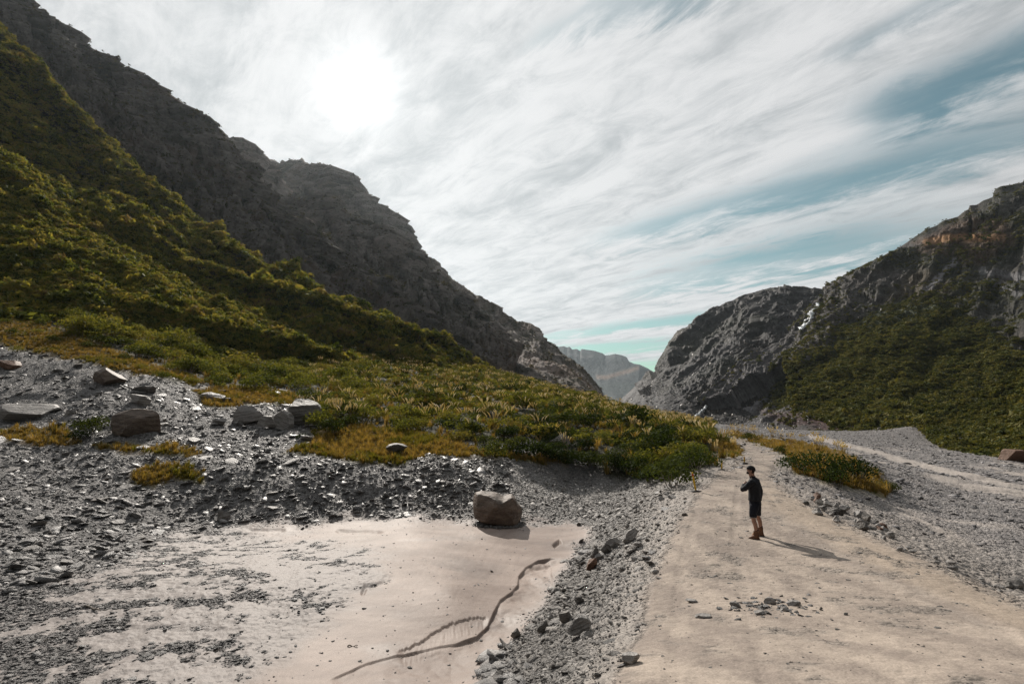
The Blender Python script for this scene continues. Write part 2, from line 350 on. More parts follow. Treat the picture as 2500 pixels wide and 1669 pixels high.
# road
cp((1700,1669,4.8),(2000,1669,4.55),(2300,1669,4.45),(2500,1669,4.4),(1800,1550,6.7),(2000,1550,6.6),(2300,1550,6.5),
   (1750,1420,10.2),(2000,1420,9.9),(2250,1430,9.3),(2500,1540,6.7),(1700,1318,13.7),(1840,1318,13.65),(1960,1318,13.3),(2060,1330,12.6),(1780,1230,18.0),(1900,1230,17.6),(1800,1170,24.3),(1860,1150,28),
   (1850,1120,37),(1890,1120,36),(1860,1100,44),(1820,1085,53),(1790,1075,66),(1765,1062,95),(1900,1165,25.5),(1960,1210,20.0),(2080,1275,15.8),(2200,1335,12.6),(2320,1400,10.4))
# right: rocks, grass island, riverbed
cp((1950,1175,25.5),(2000,1200,23),(2080,1230,20.5),(2140,1260,18.5),(2230,1310,15.4),(1905,1115,38),(1950,1090,46),(1890,1068,62),(1830,1055,90),
   (2000,1120,37),(2020,1160,30),(2080,1195,27.5),(2100,1150,33.5),(2040,1110,42),(1980,1090,50),(2180,1195,31),(2150,1215,27.5),(2110,1235,24.5),
   (2180,1175,40),(2150,1140,62),(2100,1115,80),(2040,1090,100),(1960,1070,125),
   (2230,1250,25.0),(2300,1200,38),(2300,1150,58),(2300,1110,88),(2250,1075,135),(2150,1072,135),(2250,1050,150),(2150,1052,165),(2230,1040,155),(2330,1085,125),(2400,1130,75),(2500,1170,55),(2500,1125,85),(2400,1108,105),
   (2300,1300,19),(2400,1300,19.5),(2500,1300,20),(2500,1230,32),(2400,1230,31),(2400,1380,12.6),(2500,1400,12.6),(2450,1440,10.6),(2420,1420,11.0),(2500,1470,9.6),
   (2650,1669,4.5),(2650,1500,8.6),(2650,1300,21),(2650,1170,60),(2650,1130,90))
for a in np.linspace(-0.9, 0.9, 9):
    CPT.append((a, math.log(1.3), -1.75 / 1.3)); 
    if a < -0.2: CPT.append((a, math.log(5.0), -3.6 / 5.0))
for a, r, z in ((0.0,3.0,-2.3),(0.2,2.5,-1.95),(0.5,2.5,-1.95),(0.8,2.5,-1.95),(0.9,400,-10),(0.9,150,-9),(-0.9,100,18),(-0.9,40,-1)):
    CPT.append((a, math.log(r), z / r))
_C = np.array(CPT); _K = _C[:, :2] * np.array([1.6, 1.0])
def _kern(d): return d ** 1.4
def _solve():
    d = np.linalg.norm(_K[:, None] - _K[None], axis=2); n = len(_K)
    A = np.zeros((n + 3, n + 3)); A[:n, :n] = _kern(d) - 2e-4 * np.eye(n); Q = np.c_[np.ones(n), _K]; A[:n, n:] = Q; A[n:, :n] = Q.T
    return np.linalg.solve(A, np.r_[_C[:, 2], 0, 0, 0])
_W = _solve()
def base_t(az, lr):
    q = np.stack([np.clip(az, -0.95, 0.95) * 1.6, np.clip(lr, math.log(1.3), math.log(420))], -1).astype(np.float32); out = np.empty(len(q))
    K = _K.astype(np.float32); n = len(K); k2 = (K ** 2).sum(1)
    W_ = _W.astype(np.float32)
    def f(i):
        s = q[i:i + 16000]; d2 = np.maximum((s ** 2).sum(1)[:, None] + k2 - 2 * s @ K.T, 0)
        out[i:i + 16000] = (d2 ** np.float32(0.7)) @ W_[:n] + W_[n] + s @ W_[n + 1:]
    list(_pool.map(f, range(0, len(q), 16000)))
    return out
# ---- areas, outlined in the photograph's pixels and laid down on the ground
ROAD = [(1480,1700),(1545,1560),(1580,1450),(1625,1340),(1668,1250),(1705,1195),(1752,1155),(1800,1131),(1830,1126),(1822,1112),(1812,1095),(1770,1072),(1745,1058),(1765,1058),(1800,1068),(1850,1084),(1893,1104),(1902,1122),(1885,1150),(1895,1178),(1985,1232),(2110,1300),(2230,1350),(2330,1400),(2520,1480),(2700,1540),(2700,1700)]
SAND = [(520,1700),(700,1600),(770,1530),(840,1470),(900,1440),(940,1400),(900,1360),(960,1350),(860,1330),(640,1300),(600,1278),(760,1268),(900,1262),(1100,1262),(1160,1275),(1280,1275),(1400,1282),(1460,1290),(1420,1330),(1390,1370),(1350,1420),(1330,1460),(1260,1545),(1200,1610),(1140,1700)]
FLAT = [(-300,1800),(-300,1480),(0,1440),(120,1430),(250,1390),(340,1340),(420,1300),(600,1275),(760,1266),(900,1260),(1100,1259),(1250,1264),(1400,1272),(1450,1290),(1400,1370),(1330,1470),(1200,1610),(1110,1800)]
GRASSES = [[(-200,690),(0,745),(120,790),(240,830),(330,870),(450,905),(520,930),(470,945),(400,925),(290,905),(200,885),(100,865),(0,842),(-200,800)],
 [(470,955),(560,940),(640,945),(720,960),(800,960),(830,985),(760,1000),(700,990),(600,985),(540,1000),(500,985)],
 [(690,1105),(760,1080),(760,1050),(900,1030),(950,1045),(1010,1050),(1090,1060),(1180,1100),(1290,1105),(1400,1112),(1380,1130),(1250,1125),(1130,1115),(1040,1110),(980,1140),(900,1138),(820,1120),(760,1110)],
 [(0,1055),(60,1035),(150,1040),(200,1075),(150,1085),(60,1080),(0,1075)],[(230,1085),(330,1080),(440,1090),(500,1105),(480,1112),(300,1105)],
 [(315,1150),(400,1128),(500,1150),(495,1180),(420,1168),(370,1190),(320,1178)],
 [(1830,1068),(1880,1072),(1960,1085),(2060,1110),(2130,1150),(2190,1190),(2160,1215),(2090,1200),(2010,1180),(1940,1150),(1920,1120),(1890,1100)],
 [(1770,1060),(1800,1055),(1860,1068),(1900,1085),(1890,1095),(1840,1080)],[(1750,1075),(1790,1080),(1815,1100),(1800,1112),(1760,1105),(1735,1080)]]
SCRUB = [(-300,400),(-300,720),(0,765),(120,805),(240,845),(330,880),(450,915),(540,948),(700,950),(755,1020),(775,1070),(900,1035),(950,1055),(1090,1072),(1180,1095),(1290,1075),(1390,1095),(1440,1130),(1480,1160),(1560,1165),(1640,1180),(1720,1145),(1800,1110),(1740,1070),(1740,1030),(1500,960),(1100,820),(900,760)]
SCR = dict(main=[(800,1660),(850,1638),(896,1618),(1003,1590),(1068,1577),(1114,1571),(1164,1552),(1191,1525),(1206,1491),(1221,1464),(1248,1445),(1264,1426),(1265,1407),(1283,1384),(1313,1367),(1344,1361),(1378,1363)],
  comb=[(965,1591),(1000,1578),(1030,1564),(1068,1537),(1106,1518),(1160,1505),(1195,1505)],
  a=[(600,1292),(650,1294),(700,1293)],b=[(815,1297),(870,1299),(940,1298)],c=[(949,1418),(892,1432),(883,1453)],d=[(1350,1334),(1362,1324),(1370,1320)],e=[(1290,1385),(1330,1380),(1372,1366)])
def H(x, y, full=False):
    x = np.asarray(x, float).ravel(); y = np.asarray(y, float).ravel()
    r = np.hypot(x, y); az = np.arctan2(x, y); r_ = np.maximum(r, 1e-3)
    z = base_t(az, np.log(r_)) * np.clip(r_, 1.3, None)
    z = np.where(np.abs(az) > 0.95, lerp(z, -4.0, ss(0.95, 1.6, np.abs(az))), z)
    px, py = to_px(x, y, z)
    wob = fbm(P3(x * 0.6, y * 0.6, 0 * x), 4); ws = np.clip(r * 0 + 14, 4, 40)
    rsd = sdf(ROAD, px, py); road = ss(-16, 20, rsd + wob * 26 + 16 * fbm(P3(x * 1.7, y * 1.7, 0 * x + 23), 3, .6)) * (y > 0)
    flat = ss(-16, 18, sdf(FLAT, px, py) + wob * 30 + 16 * fbm(P3(x * 1.5, y * 1.5, 0 * x + 27), 4, .6)) * (y > 0) * (r < 40)
    sand = ss(-30, 34, sdf(SAND, px, py) + wob * 46 + 26 * fbm(P3(x * 1.1 + y * .4, y * 2.2, 0 * x + 19), 4, .6)) * flat
    gr = np.zeros_like(x)
    for g in GRASSES: gr = np.maximum(gr, ss(-8, 10, sdf(g, px, py) + wob * 16))
    gr *= (y > 5) * (r < 130)
    scrub = ss(-10, 10, sdf(SCRUB, px, py) + wob * 12) * (r > 28) * (r < 320)
    # far ground hidden behind nearer banks keeps its own cover
    river = ss(0.36, 0.42, az + 0.06 * wob) * ss(16, 24, r) * (1 - gr)
    # relief
    rough = 1 - np.clip(road + flat, 0, 1)
    n1 = fbm(P3(x * 0.22, y * 0.22, 0 * x + 3), 3); n2 = fbm(P3(x * 0.9, y * 0.9, 0 * x + 7), 4, 0.55); 
    n3 = fbm(P3(x * 5.2, y * 5.2, 0 * x + 11), 4, 0.6)
    amp = np.clip(r / 30, 0.3, 1.5)
    z = z + rough * (0.28 * n1 * amp + 0.20 * n2 * amp * (1 - 0.4 * river) + 0.085 * n3 * (1 - 0.5 * gr))
    rut = 0
    for ln in ([(1830,1160),(1800,1200),(1790,1330),(1830,1500),(1880,1700)], [(1850,1180),(1900,1240),(2040,1330),(2230,1430),(2480,1560)], [(1700,1250),(1660,1400),(1640,1700)], [(1870,1160),(1940,1225),(2110,1325),(2330,1425),(2600,1530)]):
        dr, s, p = linedist(ln, px, py); rut = np.maximum(rut, ss(1.0, 0.2, (dr + 10 * wob) / np.clip(240 / r_, 7, 34)))
    z = z + road * (0.05 * n1 + 0.035 * n2 + 0.016 * n3 - 0.014 * rut)
    # wheel ruts and worn line along the right side of the road
    z = z + flat * sand * .006 * gnoise(P3(x * 1.2, y * 5 + 2 * wob, 0 * x + 61)) + flat * (1 - sand) * (0.07 * n2 + 0.035 * np.maximum(n3, -0.2)) + flat * sand * (0.05 * n1 + 0.012 * n2)
    xx, yy = px, py
    d, s, p = linedist(SCR['main'], xx, yy); wdt = 34.0
    low = (s > 0) * ss(150, 10, d) ; k = flat * (y > 8)
    z = z - k * (0.035 + 0.055 * p) * (.6 + .8 * ss(-.3, .3, n2)) * np.where(s > 0, ss(0, 1.6, d) * ss(170, 8, d), 0) * ss(0, 0.04, p) * ss(1.0, 0.9, p)
    d, s, p = linedist(SCR['comb'], xx, yy + 5 * gnoise(P3(xx * .11, yy * .02, 0 * xx)) + 4 * gnoise(P3(xx * .23, yy * .03, 0 * xx + 5)))
    z = z - k * 0.035 * np.where(s > 0, ss(0, 1.6, d) * ss(45, 4, d), 0) * ss(0, 0.1, p) * ss(1, 0.92, p)
    for nm, dp in (('a', 0.05), ('b', 0.07), ('c', 0.05), ('d', 0.12), ('e', 0.05)):
        d, s, p = linedist(SCR[nm], xx, yy + 2 * wob)
        z = z - k * dp * ss(7, 0, d) * ss(0, 0.15, p) * ss(1, 0.85, p)
    # shallow meandering rills in the right of the channel
    ch = k * ss(0, 20, sdf([(1000,1640),(1210,1520),(1290,1400),(1400,1360),(1420,1330),(1460,1330),(1330,1480),(1120,1680)], xx, yy))
    z = z + ch * 0.05 * (np.abs(gnoise(P3(x * 1.6 + y * .5, y * 0.55, 0 * x + 4 + 0.5 * wob))) - 0.25)
    if full: return z, dict(px=px, py=py, road=road, flat=flat, sand=sand, gr=gr, scrub=scrub, river=river, wob=wob, rsd=rsd, n1=n1, n2=n2, n3=n3, r=r, az=az, ch=ch)
    return z
def ground_grid():
    a = np.concatenate([np.linspace(-math.pi, -1.0, 40)[:-1], np.linspace(-1.0, -0.86, 20)[:-1], np.linspace(-0.86, 0.86, 1300), np.linspace(0.86, 1.0, 20)[1:], np.linspace(1.0, math.pi, 40)[1:]])
    lr = np.concatenate([np.linspace(math.log(0.5), math.log(3.5), 14)[:-1], np.linspace(math.log(3.5), math.log(9.0), 150)[:-1], np.linspace(math.log(9.0), math.log(60), 720)[:-1], np.linspace(math.log(60), math.log(420), 190)[:-1], np.linspace(math.log(420), math.log(9000), 10)])
    A, Lr = np.meshgrid(a, lr); r = np.exp(Lr)
    x = (r * np.sin(A)).ravel(); y = (r * np.cos(A)).ravel()
    z, m = H(x, y, True)
    return A.shape, x, y, z, m
def build_ground():
    shp, x, y, z, m = ground_grid()
    n = len(x); px, py = m['px'], m['py']; road, flat, sand, gr, scrub, river = (m[k] for k in ('road', 'flat', 'sand', 'gr', 'scrub', 'river'))
    one = np.ones(n)[:, None]
    def C(r_, g_, b_): return np.array([[r_, g_, b_]])
    nb = fbm(P3(x * 0.35, y * 0.35, 0 * x + 31), 4); nf = fbm(P3(x * 2.5, y * 2.5, 0 * x + 41), 4, 0.6)
    # slaty gravel
    col = lerp(C(.13, .124, .12), C(.26, .245, .235), ss(-0.5, 0.5, nb + 0.6 * nf)[:, None])
    ro = 0.72 + 0 * x; st = 1.0 + 0 * x
    slp = ss(9, 7, 0 * x + 9) ; rub = ss(1000, 1250, px) * (m['az'] < .32) * (y < 34); col = lerp(col, C(.26, .245, .23) * (1 + .3 * nf[:, None]), (rub * .75)[:, None])
    # riverbed: lighter grey-lilac gravel with pale silt runs
    rv = lerp(C(.19, .176, .172), C(.31, .285, .27), ss(-0.4, 0.5, nb * .7 + nf * .8)[:, None])
    silt = fbm(P3(x * 0.10 - y * 0.03, y * 0.05 + x * .05, 0 * x + 2), 5, 0.55)
    sl = ss(0.04, 0.28, silt) * river * ss(1075, 1120, py); rv = rv * (1 - .25 * ss(1120, 1060, py))[:, None]
    for ln, w in (([(2170,1115),(2250,1135),(2400,1170),(2620,1215)], 7), ([(1980,1065),(2060,1085),(2170,1112)], 6), ([(2320,1310),(2350,1330),(2400,1355),(2480,1375),(2600,1400)], 14), ([(2180,1240),(2240,1270),(2300,1300)], 5)):
        d, s, p = linedist(ln, px, py); sl = np.maximum(sl, ss(w * 1.4, w * 0.5, d + 4 * m['wob']) * river)
    rv = lerp(rv, C(.42, .37, .33), (0.9 * sl)[:, None])
    col = lerp(col, rv, river[:, None]); st = lerp(st, 1 - 0.75 * sl, river)
    # grey silt flats with gravel drifts
    an = fbm(P3(x * 0.55 + y * 0.25, y * 1.1 - x * 0.3, 0 * x + 5), 5, 0.62); an2 = fbm(P3(x * 2.4, y * 2.0, 0 * x + 15), 4, 0.65)
    grv = ss(0.02, 0.24, an * 0.75 + an2 * 0.55 + 0.22 * ss(700, 0, px) - 0.02 + 0.12 * ss(1420, 1290, py) * ss(800, 300, px)) * (1 - sand)
    m['grv'] = grv
    fl = lerp(C(.32, .283, .262), C(.155, .145, .143), (0.88 * grv)[:, None])
    col = lerp(col, fl, flat[:, None]); st = lerp(st, 0.12 + 0.8 * grv, flat)
    sn = lerp(C(.245, .188, .158), C(.345, .272, .232), ss(-0.4, 0.4, fbm(P3(x * 0.5 + y * .2, y * 0.9, 0 * x), 4))[:, None])
    sn = sn * (1 + 0.05 * nf[:, None]); wet = ss(0.10, 0.38, fbm(P3(x * 0.28, y * 0.5, 0 * x + 77), 3)) * sand
    dl0, _s, pp0 = linedist(SCR['main'], px, py); flow = gnoise(P3(dl0 * .10 + 1.5 * m['wob'], pp0 * 5, 0 * x)) + .6 * gnoise(P3(dl0 * .31 + m['wob'], pp0 * 9, 0 * x + 3)); sn = sn * (1 + .10 * flow - .22 * wet)[:, None]
    sn = lerp(sn, C(.27, .22, .19), (0.35 * m['ch'])[:, None])
    col = lerp(col, sn, sand[:, None]); st = lerp(st, 0.02 + 0 * x, sand); ro = lerp(ro, 0.62 + 0 * x, flat); ro = lerp(ro, 0.6 - 0.08 * wet, sand)
    fr = ss(-150, 0, m['rsd'] + 50 * nf) * (y > 0) * (1 - flat) * (y < 40); m['fr'] = fr; col = lerp(col, C(.33, .29, .255), (.8 * fr)[:, None]); st = lerp(st, .45, fr)
    dl, s_, p_ = linedist(SCR['main'], px, py); scarp_shade = flat * ss(5, 1, dl) * (s_ > 0) * (y > 8); col = col * (1 - .15 * scarp_shade[:, None])  # shade on the face of the channel scarp, painted into the silt colour
    # road: pale beige crushed stone, yellower worn lines
    rn = fbm(P3(x * 1.3, y * 0.5, 0 * x + 8), 5, 0.6); d, s, p = linedist([(1850,1200),(1930,1235),(2080,1320),(2250,1400),(2450,1490),(2700,1590)], px, py)
    rc = lerp(C(.265, .22, .188), C(.40, .335, .28), ss(-0.35, 0.35, rn + 0.5 * nf)[:, None]); rc = lerp(rc, C(.41, .33, .255), (0.55 * ss(45, 10, d + 12 * m['wob']))[:, None])
    d2, s, p = linedist([(1900,1260),(2050,1350),(2250,1450),(2450,1560)], px, py); rc = lerp(rc, C(.25, .22, .20), (0.35 * ss(22, 4, d2 + 14 * m['wob']) * ss(-.2, .3, nf))[:, None])
    col = lerp(col, rc, road[:, None]); st = lerp(st, 0.16 + 0 * x, road); ro = lerp(ro, 0.85 + 0 * x, road)
    # shoulder fringe of the road
    sh = ss(0.0, 0.4, road) * ss(1.0, 0.6, road); st = np.maximum(st, sh * 0.8)
    gc = lerp(C(.17, .15, .035), C(.26, .17, .06), ss(-.3, .3, nb)[:, None]); col = lerp(col, gc, (0.85 * gr * ss(-.5, .1, nf + .3))[:, None]); st = lerp(st, 0.5, gr * .8)
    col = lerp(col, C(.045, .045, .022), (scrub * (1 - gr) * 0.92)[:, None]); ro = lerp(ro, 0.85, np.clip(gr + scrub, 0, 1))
    far = ss(330, 420, m['r']); col = lerp(col, C(.12, .12, .12), far[:, None])
    cl = fbm(P3(x * .8 + 9, y * .8, 0 * x + 51), 4, .6); grit = ss(.08, .32, cl + .5 * nf) * road; m['grit'] = grit; col = lerp(col, C(.19, .168, .15), (.6 * grit)[:, None]); st = np.maximum(st, .6 * grit)
    col = np.clip(col, 0.01, 0.9)
    sp = lerp(0.25 + 0 * x, 0.16, np.clip(flat + road, 0, 1)); sp = lerp(sp, 0.15, np.clip(gr + scrub, 0, 1)); prm = np.stack([st, ro, sp], -1)
    rws, cls = shp; idx = np.arange(n).reshape(shp); Q = np.stack([idx[:-1, :-1], idx[:-1, 1:], idx[1:, 1:], idx[1:, :-1]], -1).reshape(-1, 4)[:, ::-1]
    V = np.stack([x, y, z], -1)
    # one sheet cut along the edges of the areas: road, silt basin, riverbed, the rest
    q0 = Q[:, 0]; cat = np.zeros(len(Q), int)
    cat[river[q0] > .5] = 3; cat[flat[q0] > .5] = 2; cat[road[q0] > .5] = 1
    for k, nm in ((0, 'ground'), (1, 'gravel_road'), (2, 'silt_basin'), (3, 'riverbed')):
        f = Q[cat == k]; u, inv = np.unique(f, return_inverse=True); me = mesh_np(nm, V[u], inv.reshape(f.shape))
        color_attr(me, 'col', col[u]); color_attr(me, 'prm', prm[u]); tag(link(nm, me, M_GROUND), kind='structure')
    m['sl'] = sl; m['x'], m['y'], m['z'] = x, y, z; m['shp'] = shp
    return m
GM = build_ground()
_Z = GM['z'].reshape(GM['shp']); _A = GM['az'].reshape(GM['shp'])
def hit(px, py, dmin=3.0, dmax=300.0):
    """the first point of the ground along the sight line through a pixel"""
    D = np.exp(np.linspace(math.log(dmin), math.log(dmax), 600)); x, y, z = at(px, py, D); h = H(x, y); b = z - h
    i = np.argmax(b < 0)
    if b[i] >= 0: i = len(D) - 1
    if i == 0: return x[0], y[0], h[0]
    t = b[i - 1] / (b[i - 1] - b[i] + 1e-9); return x[i - 1] + (x[i] - x[i - 1]) * t, y[i - 1] + (y[i] - y[i - 1]) * t, h[i - 1] + (h[i] - h[i - 1]) * t
def HZ(x, y): return float(H(np.array([x]), np.array([y]))[0])

# ------------------------------------------------------------------ mountains
def rowf(row, xs):
    r = np.array(row, float); return np.interp(xs, r[:, 0], r[:, 1]), np.interp(xs, r[:, 0], r[:, 2])
def patch(name, x0, x1, nu, rows, nv, S, amp, rib=(0, 8, 3), colf=None, rough=0.8, back=0.12, seed=0.0, shear=0.0, jag=1.0, edge=False, jagf=None, teeth=None):
    """rows: top (skyline) to bottom, each [(px,py,distance)...]. Lofts them, adds ribs, gullies and crags."""
    xs = np.linspace(x0, x1, nu); py = []; D = []
    for r in rows:
        a, b = rowf(r, xs); py.append(a); D.append(b)
    py = np.array(py); D = np.array(D); k = len(rows); tq = 0 * xs
    if teeth is not None:
        zz = 0 * xs; tq = .6 * (1 - 2.2 * np.abs(gnoise(P3(xs * .042, zz + seed, zz)))) + .5 * (1 - 2.2 * np.abs(gnoise(P3(xs * .11, zz + seed, zz)))) + .3 * gnoise(P3(xs * .27, zz + seed, zz)); tq = (tq - .35) * teeth(xs); py[0] -= 12 * tq
    # row parameter proportional to mean pixel height
    gaps = np.maximum(np.abs(np.diff(py, axis=0)).mean(1), 8); tk = np.r_[0, np.cumsum(gaps)]; tk /= tk[-1]; t = np.linspace(0, 1, nv)
    def cub(Y):
        m = np.gradient(Y, tk, axis=0); i = np.clip(np.searchsorted(tk, t, side='right') - 1, 0, k - 2); h = (tk[i + 1] - tk[i]); s = ((t - tk[i]) / h)[:, None]; h = h[:, None]
        return (2*s**3 - 3*s**2 + 1) * Y[i] + (s**3 - 2*s**2 + s) * h * m[i] + (-2*s**3 + 3*s**2) * Y[i + 1] + (s**3 - s**2) * h * m[i + 1]
    PY = cub(py) if k > 2 else lerp(py[0], py[1], t[:, None]); LD = cub(np.log(D)) if k > 2 else lerp(np.log(D[0]), np.log(D[1]), t[:, None]); DD = np.exp(LD)
    PX = np.broadcast_to(xs, PY.shape) 
    x, y, z = at(PX, PY, DD)
    # far side of the ridge
    nb = 10; ex = []
    for j in range(nb, 0, -1):
        q = j / nb; ex.append((x[0] * (1 + back * q), y[0] * (1 + back * q) , z[0] - back * q * 0.9 * np.maximum(y[0], 1) - 0.0))
    sk = [(x[-1] * (1 - .02 * j), y[-1] * (1 - .02 * j), z[-1] - .05 * j * y[-1]) for j in (1, 2, 3)]
    x = np.vstack([e[0] for e in ex] + [x] + [e[0] for e in sk]); y = np.vstack([e[1] for e in ex] + [y] + [e[1] for e in sk]); z = np.vstack([e[2] for e in ex] + [z] + [e[2] for e in sk])
    PXX = np.vstack([np.tile(PX[0], (nb, 1)), PX, np.tile(PX[-1], (3, 1))]); PYY = np.vstack([np.tile(PY[0], (nb, 1)), PY, np.tile(PY[-1], (3, 1))]); T = np.r_[np.zeros(nb), t, np.ones(3)][:, None] + 0 * x
    sh = x.shape; V = np.stack([x, y, z], -1)
    du = np.gradient(V, axis=1); dv = np.gradient(V, axis=0); N = np.cross(dv, du); N /= np.linalg.norm(N, axis=2)[:, :, None] + 1e-9
    N *= np.where((N[:, :, 1] > 0)[:, :, None] & (T > 0)[:, :, None], -1, 1)
    p = V.reshape(-1, 3) / S + seed; u = ((PXX - x0) / (x1 - x0)).ravel(); v = T.ravel()
    w = fbm(p * 1.3 + 5, 3)
    big = fbm(p * 1.0, 7, 0.52); asp = (py[-1] - py[0]).mean() / (x1 - x0)
    crag = 0.45 * fbm(p * 3.5 + 9, 6, 0.55, ridged=True) + 0.75 * fbm(np.stack([(u + shear * v) * rib[1] * 1.6 + .5 * w, v * rib[1] * 1.6 * asp * .42 + .4 * w, 0 * u + seed + 3], -1), 7, 0.55, ridged=True)
    ribn = fbm(np.stack([(u + shear * v) * rib[1] + 0.9 * w, v * rib[2] * 0.9, 0 * u + seed], -1) * np.array([0.55, 1, 1]), 6, 0.56, ridged=True)
    env = (0.34 if jag <= 1.7 else 0.20) + (0.66 if jag <= 1.7 else .8) * ss(0.0, 0.10, v)
    disp = S * (amp * big * env + amp * 0.42 * (jag if jagf is None else jagf(PXX.ravel())) * (crag) * env + rib[0] * (ribn) * ss(0.0, 0.12, v))
    if edge == 'R': disp = disp * ss(1, .8, u)
    elif edge: disp = disp * ss(.0, .42, u)
    if teeth is not None:
        bx = np.interp((PXX + 130 * shear * T).ravel(), xs, tq); disp = disp + S * .055 * bx * ss(0, .06, v) * ss(1.0, .5, v)
    disp = disp * (1 - .65 * ss(.7, .98, v)) * np.clip(V.reshape(-1, 3)[:, 1] / np.median(V[:, :, 1]), .5, 1.6)
    disp = disp.reshape(sh); V2 = V + N * disp[:, :, None]
    du = np.gradient(V2, axis=1); dv = np.gradient(V2, axis=0); N2 = np.cross(dv, du); N2 /= np.linalg.norm(N2, axis=2)[:, :, None] + 1e-9; N2 *= np.sign((N2 * N).sum(2))[:, :, None]
    Vf = V2.reshape(-1, 3); px, py_ = to_px(Vf[:, 0], Vf[:, 1], Vf[:, 2])
    m = dict(V=Vf, N=N2.reshape(-1, 3), px=px, py=py_, u=u, v=v, big=big, crag=crag, rib=ribn, shp=sh, w=w, p=p, nf=fbm(p * 9, 5, 0.6), nb=nb)
    col = colf(m); idx = np.arange(sh[0] * sh[1]).reshape(sh); Q = np.stack([idx[:-1, :-1], idx[:-1, 1:], idx[1:, 1:], idx[1:, :-1]], -1).reshape(-1, 4)
    me = mesh_np(name, Vf, Q); color_attr(me, 'col', np.clip(col, 0.004, 0.9)); color_attr(me, 'prm', np.stack([0 * u, m.get('ro', rough + 0 * u), 0 * u], -1))
    tag(link(name, me, M_HILL), kind='structure')
    A = np.linalg.norm(np.cross(du, dv), axis=2).ravel(); m['area'] = A; m['D'] = Vf[:, 1]
    return m
def C3(*c): return np.array([c])
def col_dark(m): return col_ridge(m) * .78  # nearer ridge darkened in colour, layering it against the hazier ones
def col_pale(m): return col_ridge(m) * 1.25  # farther ridges lightened, haze between the ridges put into their colour
def col_green(m):
    a = lerp(C3(.035, .036, .018), C3(.075, .068, .028), ss(-.4, .4, m['nf'] + m['big'])[:, None]); return a
def col_ridge(m):
    brn = ss(-.1, .35, m['w'] + .4 * m['nf'])[:, None]
    rock = ss(0.15, 0.6, m['crag'] + 0.5 * m['nf'] - 0.3); a = lerp(C3(.045, .044, .032), C3(.13, .108, .080), ss(-.5, .5, m['nf'])[:, None])
    a = lerp(a, C3(.17, .105, .070), brn * .6); return lerp(a, C3(.27, .235, .215), (rock * 0.8)[:, None])
L4T = [(560,420,1080),(600,400,1080),(640,398,1075),(690,402,1060),(740,398,1050),(752,408,1045),(765,428,1035),(772,424,1030),(790,434,1020),(800,446,1010),(812,452,1005),(820,444,1000),(828,450,1000),(832,474,995),(848,478,985),(858,490,975),(868,494,965),(876,506,960),(890,506,950),(905,522,940),(925,540,930),(945,562,915),(960,580,905),(975,600,895),(987,618,890),(1000,616,880),(1010,622,870),(1025,628,860),(1060,648,830),(1100,680,800),(1150,712,760),(1200,750,720),(1240,776,690),(1270,800,670),(1300,830,650),(1345,845,620),(1380,875,600),(1420,905,580),(1445,930,570),(1470,960,560),(1500,1002,550),(1530,1040,540)]
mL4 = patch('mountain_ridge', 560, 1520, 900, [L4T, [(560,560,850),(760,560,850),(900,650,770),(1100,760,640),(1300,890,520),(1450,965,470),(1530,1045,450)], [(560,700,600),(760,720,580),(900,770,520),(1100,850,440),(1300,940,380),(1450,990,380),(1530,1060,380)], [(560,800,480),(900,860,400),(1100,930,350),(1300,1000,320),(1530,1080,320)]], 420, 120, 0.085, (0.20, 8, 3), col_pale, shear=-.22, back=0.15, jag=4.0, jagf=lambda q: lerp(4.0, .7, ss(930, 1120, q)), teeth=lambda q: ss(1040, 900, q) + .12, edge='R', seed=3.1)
L3T = [(400,330,760),(470,312,760),(478,316,760),(484,312,758),(488,322,755),(505,326,750),(520,340,745),(532,350,742),(536,360,740),(545,352,738),(560,355,735),(575,348,732),(583,346,730),(592,352,728),(600,366,725),(612,376,722),(620,390,718),(632,400,715),(640,420,710),(655,436,705),(665,460,700),(680,480,690),(690,520,680),(720,560,660),(780,640,640),(830,720,620)]
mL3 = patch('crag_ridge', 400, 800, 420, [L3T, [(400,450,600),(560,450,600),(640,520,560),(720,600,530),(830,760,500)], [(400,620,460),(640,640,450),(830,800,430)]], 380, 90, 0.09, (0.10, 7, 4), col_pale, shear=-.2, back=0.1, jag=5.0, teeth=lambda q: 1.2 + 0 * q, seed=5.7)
LMT = [(600,560,560),(640,520,560),(660,515,560),(690,530,560),(700,510,560),(720,505,558),(740,520,556),(750,516,555),(762,508,552),(780,500,550),(800,500,548),(815,512,545),(825,530,540),(860,555,530),(900,580,520),(950,610,505),(1000,650,490),(1060,700,470),(1120,760,450),(1180,820,430),(1240,880,410)]
mLM = patch('middle_ridge', 600, 1240, 560, [LMT, [(600,640,480),(800,640,470),(950,720,430),(1100,820,390),(1240,930,360)], [(600,760,400),(900,810,370),(1240,990,320)]], 330, 90, 0.09, (0.11, 8, 4), col_ridge, shear=-.2, back=0.1, jag=5.0, teeth=lambda q: .9 + 0 * q, seed=8.2)
L2T = [(-260,-120,520),(-80,-20,515),(0,12,510),(20,28,508),(40,44,506),(70,55,503),(105,62,500),(150,90,495),(180,120,490),(205,150,487),(235,180,483),(262,200,480),(285,206,476),(310,214,472),(340,222,468),(350,212,466),(372,222,462),(395,236,458),(415,262,454),(432,292,450),(440,292,449),(452,302,447),(470,320,443),(478,340,440),(500,356,436),(520,380,430),(540,400,425),(550,430,420),(575,450,414),(600,478,408),(640,530,398),(690,590,388),(740,645,380),(800,700,370),(860,745,360),(930,790,350),(1000,835,340),(1060,875,330),(1120,930,320)]
